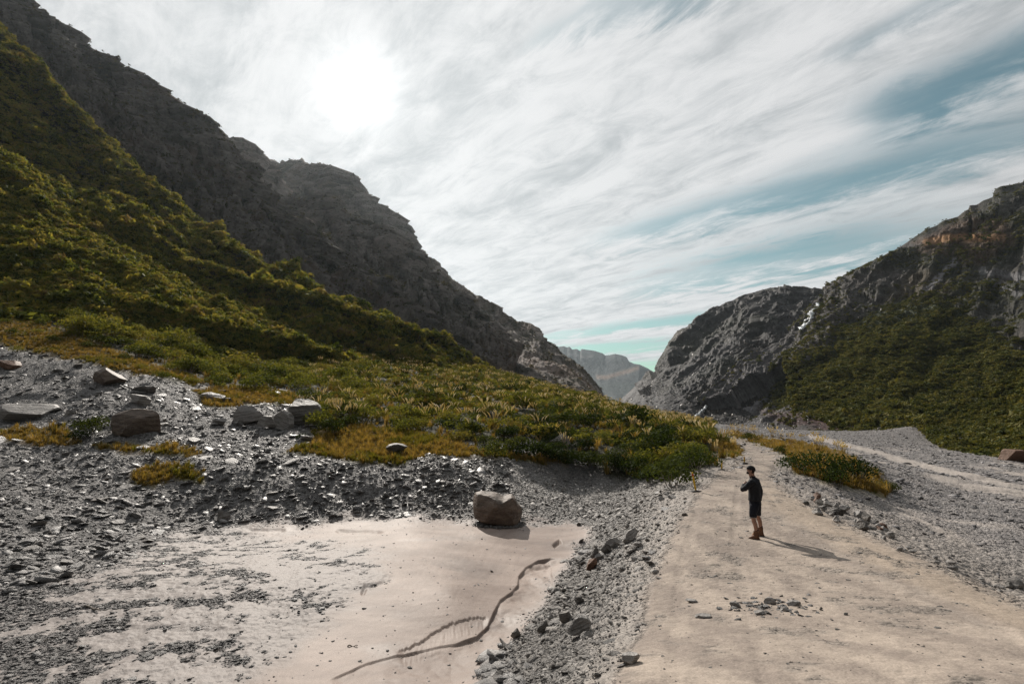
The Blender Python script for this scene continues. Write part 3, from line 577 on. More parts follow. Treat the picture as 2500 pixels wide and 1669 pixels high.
mL2 = patch('forested_ridge', -260, 1120, 1150, [L2T, [(-260,80,380),(0,190,380),(200,310,370),(400,450,350),(600,620,330),(800,770,310),(1120,960,290)], [(-260,400,260),(0,440,260),(300,560,260),(600,740,260),(900,860,260),(1120,1000,250)]], 300, 80, 0.11, (0.26, 12, 3), col_dark, shear=-.2, back=0.1, jag=4.2, teeth=lambda q: .25 + .35 * ss(250, 420, q), seed=1.3)
L1T = [(-260,-160,260),(-60,10,255),(0,66,250),(30,100,247),(60,150,243),(105,195,238),(160,245,233),(210,296,228),(260,345,223),(300,385,218),(345,430,213),(390,480,208),(430,525,204),(470,558,200),(520,595,196),(560,622,193),(600,650,190),(660,700,186),(720,742,183),(800,782,180),(880,815,178),(960,845,176),(1040,872,174),(1120,896,172),(1200,915,170),(1320,950,168)]
mL1 = patch('forested_spur', -260, 1320, 1150, [L1T, [(-260,250,180),(0,330,178),(200,470,168),(400,610,160),(600,730,158),(800,820,160),(1120,930,158),(1320,970,155)], [(-260,560,125),(0,570,125),(300,680,130),(600,790,135),(900,860,145),(1120,960,145),(1320,1000,140)], [(-260,800,90),(0,800,92),(300,850,105),(600,900,115),(900,930,130),(1120,1000,125),(1320,1040,120)]], 150, 55, 0.12, (0.17, 9, 3), col_green, shear=-.2, back=0.1, edge='R', seed=2.4)
L0T = [(-260,180,150),(-100,300,150),(0,388,148),(40,430,146),(80,462,144),(130,500,142),(180,540,140),(240,578,138),(300,618,136),(370,662,134),(440,706,132),(520,750,130),(600,790,128),(700,832,126),(800,866,124),(900,900,122),(1000,940,120)]
mL0 = patch('near_spur', -260, 1000, 1050, [L0T, [(-260,460,118),(0,520,114),(200,630,108),(400,735,104),(600,820,104),(1000,950,108)], [(-260,700,88),(0,690,88),(200,745,86),(400,820,88),(600,865,94),(1000,965,104)], [(-260,800,70),(0,790,72),(200,830,78),(400,880,84),(600,905,90),(1000,1000,100)]], 100, 45, 0.075, (0.09, 7, 2), col_green, edge='R', back=0.12, seed=6.6)
# right side
def col_far(m):
    px, py = m['px'], m['py']; a = lerp(C3(.018, .028, .034), C3(.045, .053, .058), ss(-.4, .4, m['nf'])[:, None])
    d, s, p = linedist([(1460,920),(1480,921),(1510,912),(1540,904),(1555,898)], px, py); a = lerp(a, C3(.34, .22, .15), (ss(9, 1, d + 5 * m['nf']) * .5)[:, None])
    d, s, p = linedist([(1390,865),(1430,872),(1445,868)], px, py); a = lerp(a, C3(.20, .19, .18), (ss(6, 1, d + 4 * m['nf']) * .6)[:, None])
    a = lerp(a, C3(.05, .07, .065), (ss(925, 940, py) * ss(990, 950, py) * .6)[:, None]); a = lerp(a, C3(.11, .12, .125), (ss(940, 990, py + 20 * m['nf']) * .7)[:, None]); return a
FT = [(1280,850,5200),(1340,848,5200),(1368,846,5200),(1376,845,5200),(1384,848,5200),(1390,846,5200),(1397,853,5200),(1408,852,5200),(1417,857,5200),(1420,852,5200),(1450,856,5200),(1470,862,5200),(1478,868,5200),(1488,867,5200),(1502,864,5200),(1518,867,5200),(1530,872,5200),(1535,882,5200),(1548,888,5200),(1562,890,5200),(1580,898,5200),(1596,908,5200),(1640,940,5200)]
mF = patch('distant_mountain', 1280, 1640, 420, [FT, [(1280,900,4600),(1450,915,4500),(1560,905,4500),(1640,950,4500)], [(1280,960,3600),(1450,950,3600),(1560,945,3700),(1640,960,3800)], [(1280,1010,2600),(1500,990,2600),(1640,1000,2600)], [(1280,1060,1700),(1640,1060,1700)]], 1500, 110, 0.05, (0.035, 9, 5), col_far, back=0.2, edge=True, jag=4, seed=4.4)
def poly_m(m, poly, soft=8, nz=14): return ss(-soft, soft, sdf(poly, m['px'], m['py']) + nz * m['nf'] + nz * m['w'])[:, None]
def line_m(m, ln, w, nz=6):
    d, s, p = linedist(ln, m['px'], m['py']); return ss(w * 1.3, w * .5, d + nz * m['nf'])[:, None]
def col_R1(m):
    a = lerp(C3(.025, .024, .025), C3(.062, .057, .056), ss(-.5, .5, m['nf'])[:, None])
    br = ss(0.0, 0.35, m['big'] + .3 * m['nf'] - 0.25 * m['rib'])[:, None]; up = poly_m(m, [(1500,700),(1900,650),(2060,700),(2000,800),(1850,960),(1700,1030),(1650,960),(1560,990),(1600,860)], 20, 30)
    a = lerp(a, C3(.060, .042, .026), br * up * 1.0); a = lerp(a, C3(.036, .038, .022), ss(.0, .4, m['w'])[:, None] * up * .6)
    sc = line_m(m, [(1500,990),(1560,960),(1620,1000),(1700,900),(1790,850)], 26, 30); a = lerp(a, C3(.12, .118, .122), sc * .35)
    return a
R1T = [(1440,1040,900),(1500,990,880),(1530,962,870),(1560,935,865),(1600,905,860),(1620,885,855),(1640,862,855),(1655,845,855),(1670,830,855),(1690,812,855),(1706,800,855),(1730,778,855),(1755,757,857),(1790,735,860),(1820,720,862),(1850,712,865),(1880,704,868),(1900,703,870),(1930,706,872),(1960,702,872),(1985,708,870),(2010,718,866),(2030,725,860),(2120,760,840)]
mR1 = patch('right_shoulder', 1440, 2120, 760, [R1T, [(1440,1045,800),(1500,1000,740),(1600,945,700),(1700,880,680),(1850,800,680),(2000,790,680),(2120,820,660)], [(1440,1050,600),(1600,990,520),(1700,960,510),(1850,920,520),(2120,900,520)], [(1440,1060,420),(1600,1035,380),(1700,1040,380),(1850,1050,380),(2120,1060,380)]], 380, 95, 0.10, (0.20, 7, 5), col_R1, back=0.12, edge=True, jag=1.7, shear=.35, seed=9.5, rough=.6)
GREEN = [(1873,979),(1915,909),(2009,848),(2080,790),(2130,755),(2190,730),(2270,715),(2330,740),(2380,790),(2460,830),(2500,860),(2640,900),(2640,1200),(2330,1095),(2300,1073),(2252,1040),(2150,1047),(2102,1040),(2032,1012),(1962,998)]
def col_R2(m):
    a = lerp(C3(.042, .039, .036), C3(.10, .088, .078), ss(-.5, .5, m['nf'])[:, None])
    a = lerp(a, C3(.13, .125, .13), (ss(2000, 1850, m['px']) * .6)[:, None])
    a = lerp(a, C3(.040, .044, .026), (ss(2050, 2200, m['px']) * ss(-.25, .25, m['big'] + .3 * m['nf'] + .05))[:, None] * .75)
    a = lerp(a, C3(.095, .055, .032), poly_m(m, [(2230,590),(2360,520),(2450,530),(2480,590),(2400,640),(2250,620)], 12, 20) * .7)
    a = lerp(a, C3(.34, .19, .09), (line_m(m, [(2262,590),(2300,583),(2350,577),(2400,582),(2450,578)], 9, 8)) * .95)
    a = lerp(a, C3(.040, .048, .020), poly_m(m, GREEN, 8, 16)); a = lerp(a, C3(.075, .055, .03), poly_m(m, [(2130,760),(2250,640),(2330,700),(2300,740),(2180,740)], 14, 24) * .6)
    a = lerp(a, C3(.21, .205, .215), line_m(m, [(1990,870),(1900,920),(1860,965),(1800,1010),(1740,1050)], 16, 22) * .55)
    a = lerp(a, C3(.26, .25, .26), line_m(m, [(2330,640),(2290,680),(2255,712)], 7, 12) * .8)
    for ln in ([(2400,660),(2500,680),(2620,700)], [(2420,690),(2520,730)], [(2380,900),(2440,880),(2520,900)], [(2330,960),(2420,930),(2500,935)]): a = lerp(a, C3(.20, .195, .20), line_m(m, ln, 9, 22) * .7)
    a = lerp(a, C3(.09, .04, .035), poly_m(m, [(1850,1000),(2000,1010),(2120,1050),(2060,1065),(1960,1040),(1880,1020)], 8, 16) * .6)
    return a
R2T = [(1640,1062,420),(1700,1022,440),(1740,985,455),(1800,935,480),(1850,890,500),(1900,845,520),(1940,810,545),(1970,775,565),(2000,740,590),(2018,720,600),(2030,700,600),(2045,684,600),(2070,668,600),(2100,652,600),(2140,632,600),(2180,613,602),(2220,590,605),(2245,574,606),(2262,560,607),(2290,551,608),(2305,540,610),(2340,530,612),(2358,515,613),(2366,510,614),(2368,502,614),(2385,500,615),(2402,490,616),(2425,482,617),(2430,466,618),(2445,456,618),(2480,450,620),(2498,446,620),(2510,430,620),(2560,410,620),(2700,370,620)]
mR2 = patch('right_mountain', 1640, 2700, 1150, [R2T, [(1640,1066,400),(1800,985,410),(2000,850,440),(2150,780,450),(2350,720,460),(2500,660,470),(2700,600,470)], [(1640,1070,340),(1800,1020,320),(2000,960,300),(2200,930,290),(2500,880,290),(2700,860,290)], [(1640,1075,270),(1800,1058,235),(1950,1072,190),(2100,1085,170),(2250,1085,160),(2500,1110,160),(2700,1110,150)]], 260, 80, 0.09, (0.14, 9, 4), col_R2, back=0.12, jag=1.8, shear=.30, seed=7.7, rough=.6)
def col_R4(m): return lerp(C3(.028, .034, .014), C3(.055, .058, .022), ss(-.4, .4, m['nf'])[:, None])
R4T = [(2215,1062,170),(2250,1042,168),(2290,1018,166),(2330,992,164),(2370,970,162),(2420,945,160),(2470,922,158),(2500,908,156),(2700,830,150)]
mR4 = patch('right_spur', 2235, 2700, 420, [R4T, [(2215,1050,160),(2300,1048,145),(2500,1010,130),(2700,970,125)], [(2215,1040,160),(2250,1048,150),(2310,1094,116),(2400,1122,98),(2500,1136,88),(2700,1152,78)]], 90, 45, 0.05, (0.05, 6, 2), col_R4, back=0.15, seed=3.9)

# ------------------------------------------------------------------ small forms: leaf clumps, blades, stones
def clump_np(seed, n, leaf, squash=0.75, lob=7):
    """leafy clump of radius 1 made of small folded leaves set round a few lobes"""
    g = np.random.default_rng(seed); L = g.normal(size=(lob, 3)); L /= np.linalg.norm(L, axis=1)[:, None]; L *= g.uniform(0.25, 0.62, (lob, 1)); L[:, 2] = np.abs(L[:, 2]) * squash
    R_ = g.uniform(0.30, 0.50, lob); k = g.integers(0, lob, n); d = g.normal(size=(n, 3)); d /= np.linalg.norm(d, axis=1)[:, None]; d[:, 2] = np.where(d[:, 2] < -0.35, -d[:, 2], d[:, 2])
    c = L[k] + d * (R_[k] * g.uniform(0.65, 1.08, n))[:, None]; c[:, 2] *= squash; c[:, 2] += 0.25
    nrm = d + g.normal(size=(n, 3)) * 0.7; nrm /= np.linalg.norm(nrm, axis=1)[:, None]
    a = np.cross(nrm, g.normal(size=(n, 3))); a /= np.linalg.norm(a, axis=1)[:, None]; b = np.cross(nrm, a)
    s = leaf * g.uniform(0.6, 1.3, n)[:, None]
    V = np.stack([c - a * s, c - b * s * 0.45, c + a * s, c + b * s * 0.45 + nrm * s * .1], 1).reshape(-1, 3)
    return V, np.arange(n * 4).reshape(-1, 4)
def tuft_np(seed, n, h=1.0, w=0.035, spread=0.55, droop=0.35):
    g = np.random.default_rng(seed); a = g.uniform(0, 2 * math.pi, n); r = g.uniform(0, 0.22, n); hh = h * g.uniform(0.55, 1.1, n); lean = g.uniform(0.1, spread, n)
    c = np.stack([np.cos(a) * r, np.sin(a) * r, 0 * a], -1); o = np.stack([np.cos(a), np.sin(a), 0 * a], -1); s_ = np.stack([-np.sin(a), np.cos(a), 0 * a], -1) * w
    up = np.array([0, 0, 1.0]); mid = c + o * (lean * 0.35)[:, None] + up * (hh * .6)[:, None]; tip = c + o * (lean * 1.0)[:, None] + up * (hh * (1 - droop * lean))[:, None]
    V = np.stack([c - s_, c + s_, mid + s_ * .7, tip, mid - s_ * .7], 1).reshape(-1, 3); i = np.arange(n)[:, None] * 5
    return V, np.concatenate([i + np.array([[0, 1, 2, 4]]), i + np.array([[4, 2, 3, 3]])])
def ico(sub):
    bm = bmesh.new(); bmesh.ops.create_icosphere(bm, subdivisions=sub, radius=1.0); V = np.array([v.co[:] for v in bm.verts]); Fc = np.array([[v.index for v in f.verts] for f in bm.faces]); bm.free(); return V, Fc
_ICO = {s: ico(s) for s in (1, 2, 3, 4, 5)}
def stone_np(seed, sub=2, dims=(1, .7, .25), cuts=9, rough=0.06, freq=2.0, strata=0.0, flat=True):
    g = np.random.default_rng(seed); V, Fc = _ICO[sub]; V = V.copy() * 1.25
    for i in range(cuts):
        n = g.normal(size=3); n[2] *= 0.6; n /= np.linalg.norm(n); d = g.uniform(0.55, 0.95); V -= n * np.maximum(V @ n - d, 0)[:, None]
    if flat:
        for n in ((0, 0, 1), (0, 0, -1)):
            n = np.array(n, float); V -= n * np.maximum(V @ n - 0.7, 0)[:, None]
    V *= np.array(dims)
    if rough: 
        q = V / max(dims) * freq + seed; V += (V / (np.linalg.norm(V, axis=1)[:, None] + 1e-6)) * (rough * max(dims) * fbm(q, 4, 0.55))[:, None]
        if strata: V += (V / (np.linalg.norm(V, axis=1)[:, None] + 1e-6)) * np.array([1, 1, .2]) * (strata * max(dims) * gnoise(np.stack([q[:, 0] * .4, q[:, 1] * .4, q[:, 2] * 5], -1)))[:, None]
    return V, Fc
def to_quads(Fc): return Fc if Fc.shape[1] == 4 else Fc
def scatter(name, variants, pts, rot, scl, vid, mat, label, cat, smooth=False):
    """one countless mass: loose points that carry the small forms kept in the same mesh"""
    nP = len(pts); Vs = [pts]; Fs = []; var = [np.full(nP, -1)]; off = nP
    for k, (V, Fc) in enumerate(variants):
        Vs.append(V); Fs.append([tuple(int(q) for q in dict.fromkeys(f)) for f in (Fc + off)]); var.append(np.full(len(V), k)); off += len(V)
    me = bpy.data.meshes.new(name)
    me.from_pydata([], [], []) ; AV = np.concatenate(Vs).astype(np.float32); me.vertices.add(len(AV)); me.vertices.foreach_set('co', AV.ravel())
    fl = [f for F_ in Fs for f in F_]; tot = np.array([len(f) for f in fl], np.int32); me.loops.add(int(tot.sum())); me.loops.foreach_set('vertex_index', np.array([i for f in fl for i in f], np.int32))
    me.polygons.add(len(fl)); me.polygons.foreach_set('loop_start', (np.cumsum(tot) - tot).astype(np.int32)); me.update(calc_edges=True)
    if smooth: me.polygons.foreach_set('use_smooth', np.full(len(fl), True))
    n = len(AV)
    def at_(nm, typ, arr, key):
        a = me.attributes.new(nm, typ, 'POINT'); full = np.zeros((n,) + arr.shape[1:], arr.dtype); full[:nP] = arr; a.data.foreach_set(key, full.ravel())
    at_('rt', 'FLOAT_VECTOR', rot.astype(np.float32), 'vector'); at_('sc', 'FLOAT_VECTOR', scl.astype(np.float32), 'vector'); at_('vi', 'INT', vid.astype(np.int32), 'value')
    a = me.attributes.new('var', 'INT', 'POINT'); a.data.foreach_set('value', np.concatenate(var).astype(np.int32))
    me.materials.append(mat)
    ng = bpy.data.node_groups.new(name, 'GeometryNodeTree'); ng.interface.new_socket('Geometry', in_out='INPUT', socket_type='NodeSocketGeometry'); ng.interface.new_socket('Geometry', in_out='OUTPUT', socket_type='NodeSocketGeometry')
    N = ng.nodes; L = ng.links; gi = N.new('NodeGroupInput'); go = N.new('NodeGroupOutput')
    def attr(nm, typ):
        q = N.new('GeometryNodeInputNamedAttribute'); q.data_type = typ; q.inputs[0].default_value = nm; return q.outputs[0]
    va = attr('var', 'INT')
    def sep(k):
        c = N.new('FunctionNodeCompare'); c.data_type = 'INT'; c.operation = 'EQUAL'; L.new(va, c.inputs[2]); c.inputs[3].default_value = k
        s = N.new('GeometryNodeSeparateGeometry'); s.domain = 'POINT'; L.new(gi.outputs[0], s.inputs[0]); L.new(c.outputs[0], s.inputs[1]); return s.outputs[0]
    jn = N.new('GeometryNodeJoinGeometry')
    for k in reversed(range(len(variants))):
        g2 = N.new('GeometryNodeGeometryToInstance'); L.new(sep(k), g2.inputs[0]); L.new(g2.outputs[0], jn.inputs[0])
    iop = N.new('GeometryNodeInstanceOnPoints'); L.new(sep(-1), iop.inputs['Points']); L.new(jn.outputs[0], iop.inputs['Instance']); iop.inputs['Pick Instance'].default_value = True
    L.new(attr('vi', 'INT'), iop.inputs['Instance Index']); L.new(attr('rt', 'FLOAT_VECTOR'), iop.inputs['Rotation']); L.new(attr('sc', 'FLOAT_VECTOR'), iop.inputs['Scale']); L.new(iop.outputs[0], go.inputs[0])
    o = link(name, me); md = o.modifiers.new('spread', 'NODES'); md.node_group = ng
    return tag(o, label, cat, None, 'stuff')
def pick(w, n):
    w = np.clip(w, 0, None); c = np.cumsum(w); return np.searchsorted(c, rng.uniform(0, c[-1], n))
def cover(name, m, dens, n, size, mat, label, cat, variants, sink=0.15, jit=1.0, upb=0.6):
    """plants growing over a hillside mesh m, denser where dens is high"""
    w = m['area'] * dens / np.maximum(m['D'], 20) ** 1.2; w = np.where((m['px'] > -130) & (m['px'] < 2620), w, 0)
    w.reshape(m['shp'])[:m['nb'] - 3] = 0; w.reshape(m['shp'])[-3:] = 0
    i = pick(w, n); P = m['V'][i]; sp = np.sqrt(m['area'][i])[:, None]; P = P + rng.uniform(-.5, .5, P.shape) * sp * jit
    s = size * rng.lognormal(0, 0.38, n) * (0.75 + 0.5 * ss(-.3, .3, m['big'][i])); P = P - np.array([[0, 0, 1]]) * (s * sink)[:, None]
    rot = np.stack([rng.uniform(-.35, .35, n), rng.uniform(-.35, .35, n), rng.uniform(0, 6.3, n)], -1)
    sc = s[:, None] * rng.uniform(0.8, 1.2, (n, 3)); return scatter(name, variants, P, rot, sc, rng.integers(0, len(variants), n), mat, label, cat)
CL_S = [clump_np(100 + i, 64, 0.24, .9, 6) for i in range(5)]
CL_M = [clump_np(200 + i, 90, 0.19, .95, 6) for i in range(5)]
M_DARKVEG2 = mat_leaf('shaded ridge bush', [(0.026, 0.030, 0.018), (0.062, 0.060, 0.034), (0.12, 0.098, 0.06)], 0.28)  # darker copy of the ridge leaves, this ridge's shade put into the colour
cover('forest', mL0, 0.25 + 1.5 * ss(-.6, .5, mL0['nf'] + .5), 52000, .78, M_FOREST, 'sunlit green forest covering the lowest spur of the left mountain', 'forest', CL_M)
cover('forest', mL1, 0.4 + ss(-.6, .5, mL1['nf'] + .5), 46000, 1.15, M_FOREST, 'green forest on the steep spur behind the lowest one on the left', 'forest', CL_M)
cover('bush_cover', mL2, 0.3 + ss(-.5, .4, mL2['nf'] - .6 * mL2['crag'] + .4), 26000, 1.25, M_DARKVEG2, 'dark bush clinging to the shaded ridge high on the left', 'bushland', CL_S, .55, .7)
cover('bush_cover', mLM, 0.3 + ss(-.5, .4, mLM['nf'] - .6 * mLM['crag'] + .4), 8000, 1.2, M_DARKVEG, 'dark bush on the rocky knobs in the middle of the left range', 'bushland', CL_S, .55, .7)
cover('bush_cover', mL3, 0.15 + ss(-.3, .5, mL3['nf'] - .6 * mL3['crag'] + .1), 2500, 1.2, M_DARKVEG, 'sparse bush on the jagged crag ridge below the sun', 'bushland', CL_S, .55, .7)
cover('bush_cover', mL4, 0.15 + ss(-.3, .5, mL4['nf'] - .6 * mL4['crag'] + .1), 16000, 1.3, M_DARKVEG, 'dark bush on the long slope that runs down to the valley mouth', 'bushland', CL_S, .55, .7)
gmask = poly_m(mR2, GREEN, 22, 75)[:, 0]
cover('forest', mR2, gmask * (0.4 + ss(-.4, .4, mR2['nf'])), 42000, 1.2, M_FAR, 'dark green forest on the lower slope of the right mountain', 'forest', CL_S)
cover('bush_cover', mR2, (1 - gmask) * ss(-.2, .3, mR2['big'] + .3 * mR2['nf'] - .05) * ss(1, .75, mR2['rib']), 6000, 1.2, M_FAR, 'patchy bush on the upper rocks of the right mountain', 'bushland', CL_S)
cover('forest', mR4, 1.0 + 0 * mR4['u'], 14000, .8, M_FAR, 'green forest on the small spur at the right edge', 'forest', CL_S)
# ---- ground cover on the near ground
gx, gy, gz, gr_ = GM['x'], GM['y'], GM['z'], GM['r']
_cell = np.abs(np.gradient(_A, axis=1) * np.gradient(np.log(GM['r'].reshape(GM['shp'])), axis=0)).ravel() * gr_ ** 2
_inf = (GM['px'] > -120) & (GM['px'] < 2620) & (gy > 2) & (GM['py'] < 1760)
_zr = _Z; _slope = np.abs(np.gradient(_zr, axis=0) / (np.gradient(GM['r'].reshape(GM['shp']), axis=0) + 1e-6)).ravel()
def gpick(w, n, jit=1.0):
    i = pick(np.where(_inf, _cell * w, 0), n); s = np.sqrt(_cell[i]) * jit
    x = gx[i] + rng.uniform(-.5, .5, n) * s; y = gy[i] + rng.uniform(-.5, .5, n) * s
    return i, x, y, gz[i]

# ------------------------------------------------------------------ scree and stones (a countless mass), grass, scrub
ST = [stone_np(300 + i, 1, (1, rng.uniform(.55, .85), rng.uniform(.16, .32)), 7, 0) for i in range(6)]
ST2 = [stone_np(330 + i, 2, (1, rng.uniform(.6, .9), rng.uniform(.22, .4)), 9, 0.03) for i in range(6)]
def stones(name, w, n, smin, smax, variants, mat, label, tilt=0.35, expo=2.2, sc_r=None):
    i, x, y, z = gpick(w, n); u = rng.uniform(0, 1, n); s = smin * (1 - u * (1 - (smin / smax) ** expo)) ** (-1 / expo)
    if sc_r is not None: s = s * sc_r(gr_[i])
    rot = np.stack([rng.normal(0, tilt, n), rng.normal(0, tilt, n), rng.uniform(0, 6.3, n)], -1)
    return scatter(name, variants, np.stack([x, y, z + s * .05], -1), rot, s[:, None] * rng.uniform(.8, 1.2, (n, 3)), rng.integers(0, len(variants), n), mat, label, 'scree')
road, flat, sand, grs, scr, riv = (GM[k] for k in ('road', 'flat', 'sand', 'gr', 'scrub', 'river'))
loose = np.clip(1 - road - flat, 0, 1) * (1 - .85 * grs) * (1 - scr)
nearw = 1 / np.maximum(gr_, 6) ** 1.25
left = (GM['px'] < 1560) * (GM['az'] < .3)
shoulder = ss(.02, .4, road) * ss(.98, .6, road)
crest = ss(.1, .5, GM['n2'])
stones('scree', loose * left * nearw * (gy < 75) * (GM['px'] < 1250), 30000, .035, .36, ST, M_SLATE, 'loose grey slate scree heaped on the left bank', .35, 1.9)
stones('scree', loose * (1 - .8 * GM['fr']) * nearw * (GM['az'] < .32) * (gy < 36) * (GM['px'] > 1000), 34000, .02, .17, ST, M_RUBBLE, 'crushed stone rubble on the slope below the road', .4, 2.1, lambda r: np.clip(r / 13, .45, 1.15))
stones('scree', loose * nearw * (1.02 - GM['sl']) ** 2 * (riv + (GM['az'] > .38)) * (gy < 185) * (GM['px'] > 1700), 18000, .035, .24, ST, M_RIVER, 'grey river stones strewn over the riverbed beyond the road', .25, 1.9, lambda r: np.clip(r / 30, .5, 2.4))
stones('gravel', (flat * np.clip(GM.get('grv', 0 * flat), 0.0, 1) ** 1.5 + .004 * flat) * nearw, 30000, .015, .09, ST, M_SLATE, 'drifts of small dark stones on the silt flat', .25, 2.2)
stones('gravel', (road * .22 + shoulder * .9 + .9 * GM['grit']) * nearw, 40000, .010, .05, ST, M_RUBBLE, 'small stones scattered over the gravel road', .25, 2.2, lambda r: np.clip(r / 10, .6, 1.4))
# grass
TF = [tuft_np(400 + i, 26, 1.0, 0.030) for i in range(5)]
def grass(name, w, n, size, mat, label, cat='grass'):
    i, x, y, z = gpick(w, n); s = size * rng.lognormal(0, .3, n)
    rot = np.stack([rng.normal(0, .12, n), rng.normal(0, .12, n), rng.uniform(0, 6.3, n)], -1)
    return scatter(name, TF, np.stack([x, y, z - .02], -1), rot, np.stack([s, s, s * rng.uniform(.7, 1.2, n)], -1), rng.integers(0, 5, n), mat, label, cat)
green = ss(-.02, .3, GM['n1'] * 1.4 + .2 * GM['wob']) * ss(1900, 1700, GM['px'])
gw = ss(.4, .9, grs) * (1 - .7 * scr) / np.maximum(gr_, 12) ** .9
grass('dry_grass', gw * (1.15 - green), 16000, .30, M_GRASS, 'golden dry grass growing between the scree and the scrub')
grass('green_grass', gw * (.1 + green), 9000, .24, M_GREENG, 'yellow green grass and moss among the stones')
grass('dry_grass', scr * (1 - grs) * (gy < 130) * (gy > 30) / np.maximum(gr_, 20) ** 1.1 * ss(-.1, .2, GM['n2']), 2600, .6, M_GRASS, 'tall straw coloured grass mixed through the scrub')
# ---- shrubs: the near ones are things, the rest of the scrub is one mass
def shrub_parts(seed, n=620, leaf=.062, lob=13, sq=.8):
    V, Fc = clump_np(seed, n, leaf, sq, lob); g = np.random.default_rng(seed)
    bm = bmesh.new()
    for k in range(7):
        a = g.uniform(0, 6.3); p = [Vector((0, 0, -.15))]; d = Vector((math.cos(a) * .5, math.sin(a) * .5, 1)).normalized()
        for j in range(4): p.append(p[-1] + d * .22 + Vector(g.normal(0, .03, 3)))
        for j in range(4):
            r0, r1 = .022 * (1 - j * .2), .022 * (1 - (j + 1) * .2); q = []
            for (c, r) in ((p[j], r0), (p[j + 1], r1)): q.append([bm.verts.new(c + Vector((math.cos(t) * r, math.sin(t) * r, 0))) for t in (0, 2.09, 4.19)])
            for t in range(3): bm.faces.new((q[0][t], q[0][(t + 1) % 3], q[1][(t + 1) % 3], q[1][t]))
    return mesh_np('shrub_leaves', V, Fc, False), bm_mesh(bm, 'shrub_stems')
SHR = [shrub_parts(500 + i) for i in range(7)]
for a, b in SHR: a.materials.append(M_SCRUB); b.materials.append(M_WOOD)
SHD = [a.copy() for a, b in SHR]
for a in SHD: a.materials.clear(); a.materials.append(M_DARKSHRUB)
def shrub(x, y, z, s, k, label, group, name='shrub', dark=False):
    o = link(name, None); o.empty_display_size = .3; o.location = (x, y, z); o.scale = (s, s, s * random.uniform(.8, 1.15)); o.rotation_euler = (0, 0, random.uniform(0, 6.3))
    tag(o, label, 'shrub', group, 'thing'); link('foliage', (SHD if dark else SHR)[k] if dark else SHR[k][0], None, o); link('stem', SHR[k][1], None, o); return o
cand_w = scr * (1 - .9 * grs) * (gy > 28) * (gy < 300)
i, sx, sy, sz = gpick(cand_w / np.maximum(gr_, 30) ** .35, 12000)
ssz = 1.15 * rng.lognormal(0, .25, len(i)) * (.8 + .5 * ss(-.2, .3, GM['n1'][i])) * (1 + .35 * (GM['px'][i] < 900))
vis = (GM['px'][i] > -20) & (GM['px'][i] < 2520)
order = np.argsort(-(ssz / sy) * vis); near, far_ = order[:262], order[262:]
PL = [(760, 'green shrub at the forest foot, left of the grey boulders'), (1150, 'green shrub among the plume grasses above the dark meadow boulder'), (1420, 'dark shrub on the bank behind the round brown boulder'), (1900, 'dark shrub on the bank beside the start of the winding road')]
for q in near:
    px_ = GM['px'][i[q]]; lb = next((l for lim, l in PL if px_ < lim), PL[-1][1]); lb = lb.replace('shrub', 'shrub in the front rows' if sy[q] < 44 else 'shrub farther back', 1)
    shrub(sx[q], sy[q], sz[q] - .1, ssz[q], int(rng.integers(0, 7)), lb, lb, 'shrub', lb.startswith('dark') and rng.uniform() < .6)
nf_ = len(far_); SV = [clump_np(700 + k, 150, .125, .75, 9) for k in range(5)]
scatter('scrub', SV, np.stack([sx[far_], sy[far_], sz[far_] - .1], -1), np.stack([0 * sx[far_], 0 * sx[far_], rng.uniform(0, 6.3, nf_)], -1), ssz[far_][:, None] * rng.uniform(.85, 1.2, (nf_, 3)), rng.integers(0, 5, nf_), M_SCRUB, 'dense green scrub stretching back over the fan to the mountain foot', 'scrub')
def sp(px, py, s, label, group=None, k=None, dmax=300):
    dark = 'dark' in label
    x, y, z = hit(px, py, 3, dmax); return shrub(x, y, z - .05, s, random.randrange(7) if k is None else k, label, group, 'shrub', dark)
sp(222,1062,1.5,'loose dark green shrub on the scree left of the brown boulder'); sp(190,1075,.9,'low dark shrub on the scree under the larger shrub')
sp(735,1072,.62,'small round green shrub at the foot of the dark boulder'); sp(810,1062,1.5,'bushy shrub with pale plumes right of the dark boulder'); sp(860,1040,1.2,'shrub behind the plumed shrub by the dark boulder')
sp(1260,1105,1.5,'tall shrub at the bank edge above the round brown boulder'); sp(1200,1118,1.3,'shrub on the bank edge above the round brown boulder, left of the tall one'); sp(1090,1050,1.5,'dark shrub on the grass meadow behind the small dark boulder')
sp(1955,1150,1.5,'dark green shrub on the grass island right of the road'); sp(2015,1165,1.5,'dark green shrub in the middle of the grass island right of the road'); sp(2045,1185,1.1,'low dark shrub at the front of the grass island right of the road')
sp(2092,1175,1.6,'upright dark shrub at the riverbed side of the grass island'); sp(2125,1160,.8,'small dark shrub next to the upright one on the grass island'); sp(1905,1108,.8,'small dark shrub where the grass island meets the road'); sp(1830,1076,1.1,'dark shrub right of the far bend of the road'); sp(2170,1198,.8,'dark shrub at the tip of the grass island')
sp(1640,1190,1.5,'dark green shrub on the bank behind the yellow post'); sp(1700,1150,1.4,'dark shrub beside the small yellow post'); sp(1590,1180,1.3,'dark shrub in the shade left of the yellow post'); sp(1760,1085,1.3,'green shrub on the left of the far bend of the road')
for px, py, s in ((60,770,1.0),(110,790,1.1),(130,835,1.0),(215,850,1.0),(260,850,.9),(300,880,1.0),(345,905,.9),(395,925,1.1),(420,905,1.2),(470,935,1.0),(30,815,.9),(40,860,.8),(95,815,1.0),(180,820,1.2),(10,790,1.1)): sp(px, py, s, 'low green shrub on the dry grass strip above the left scree', 'low shrubs on the dry grass strip')
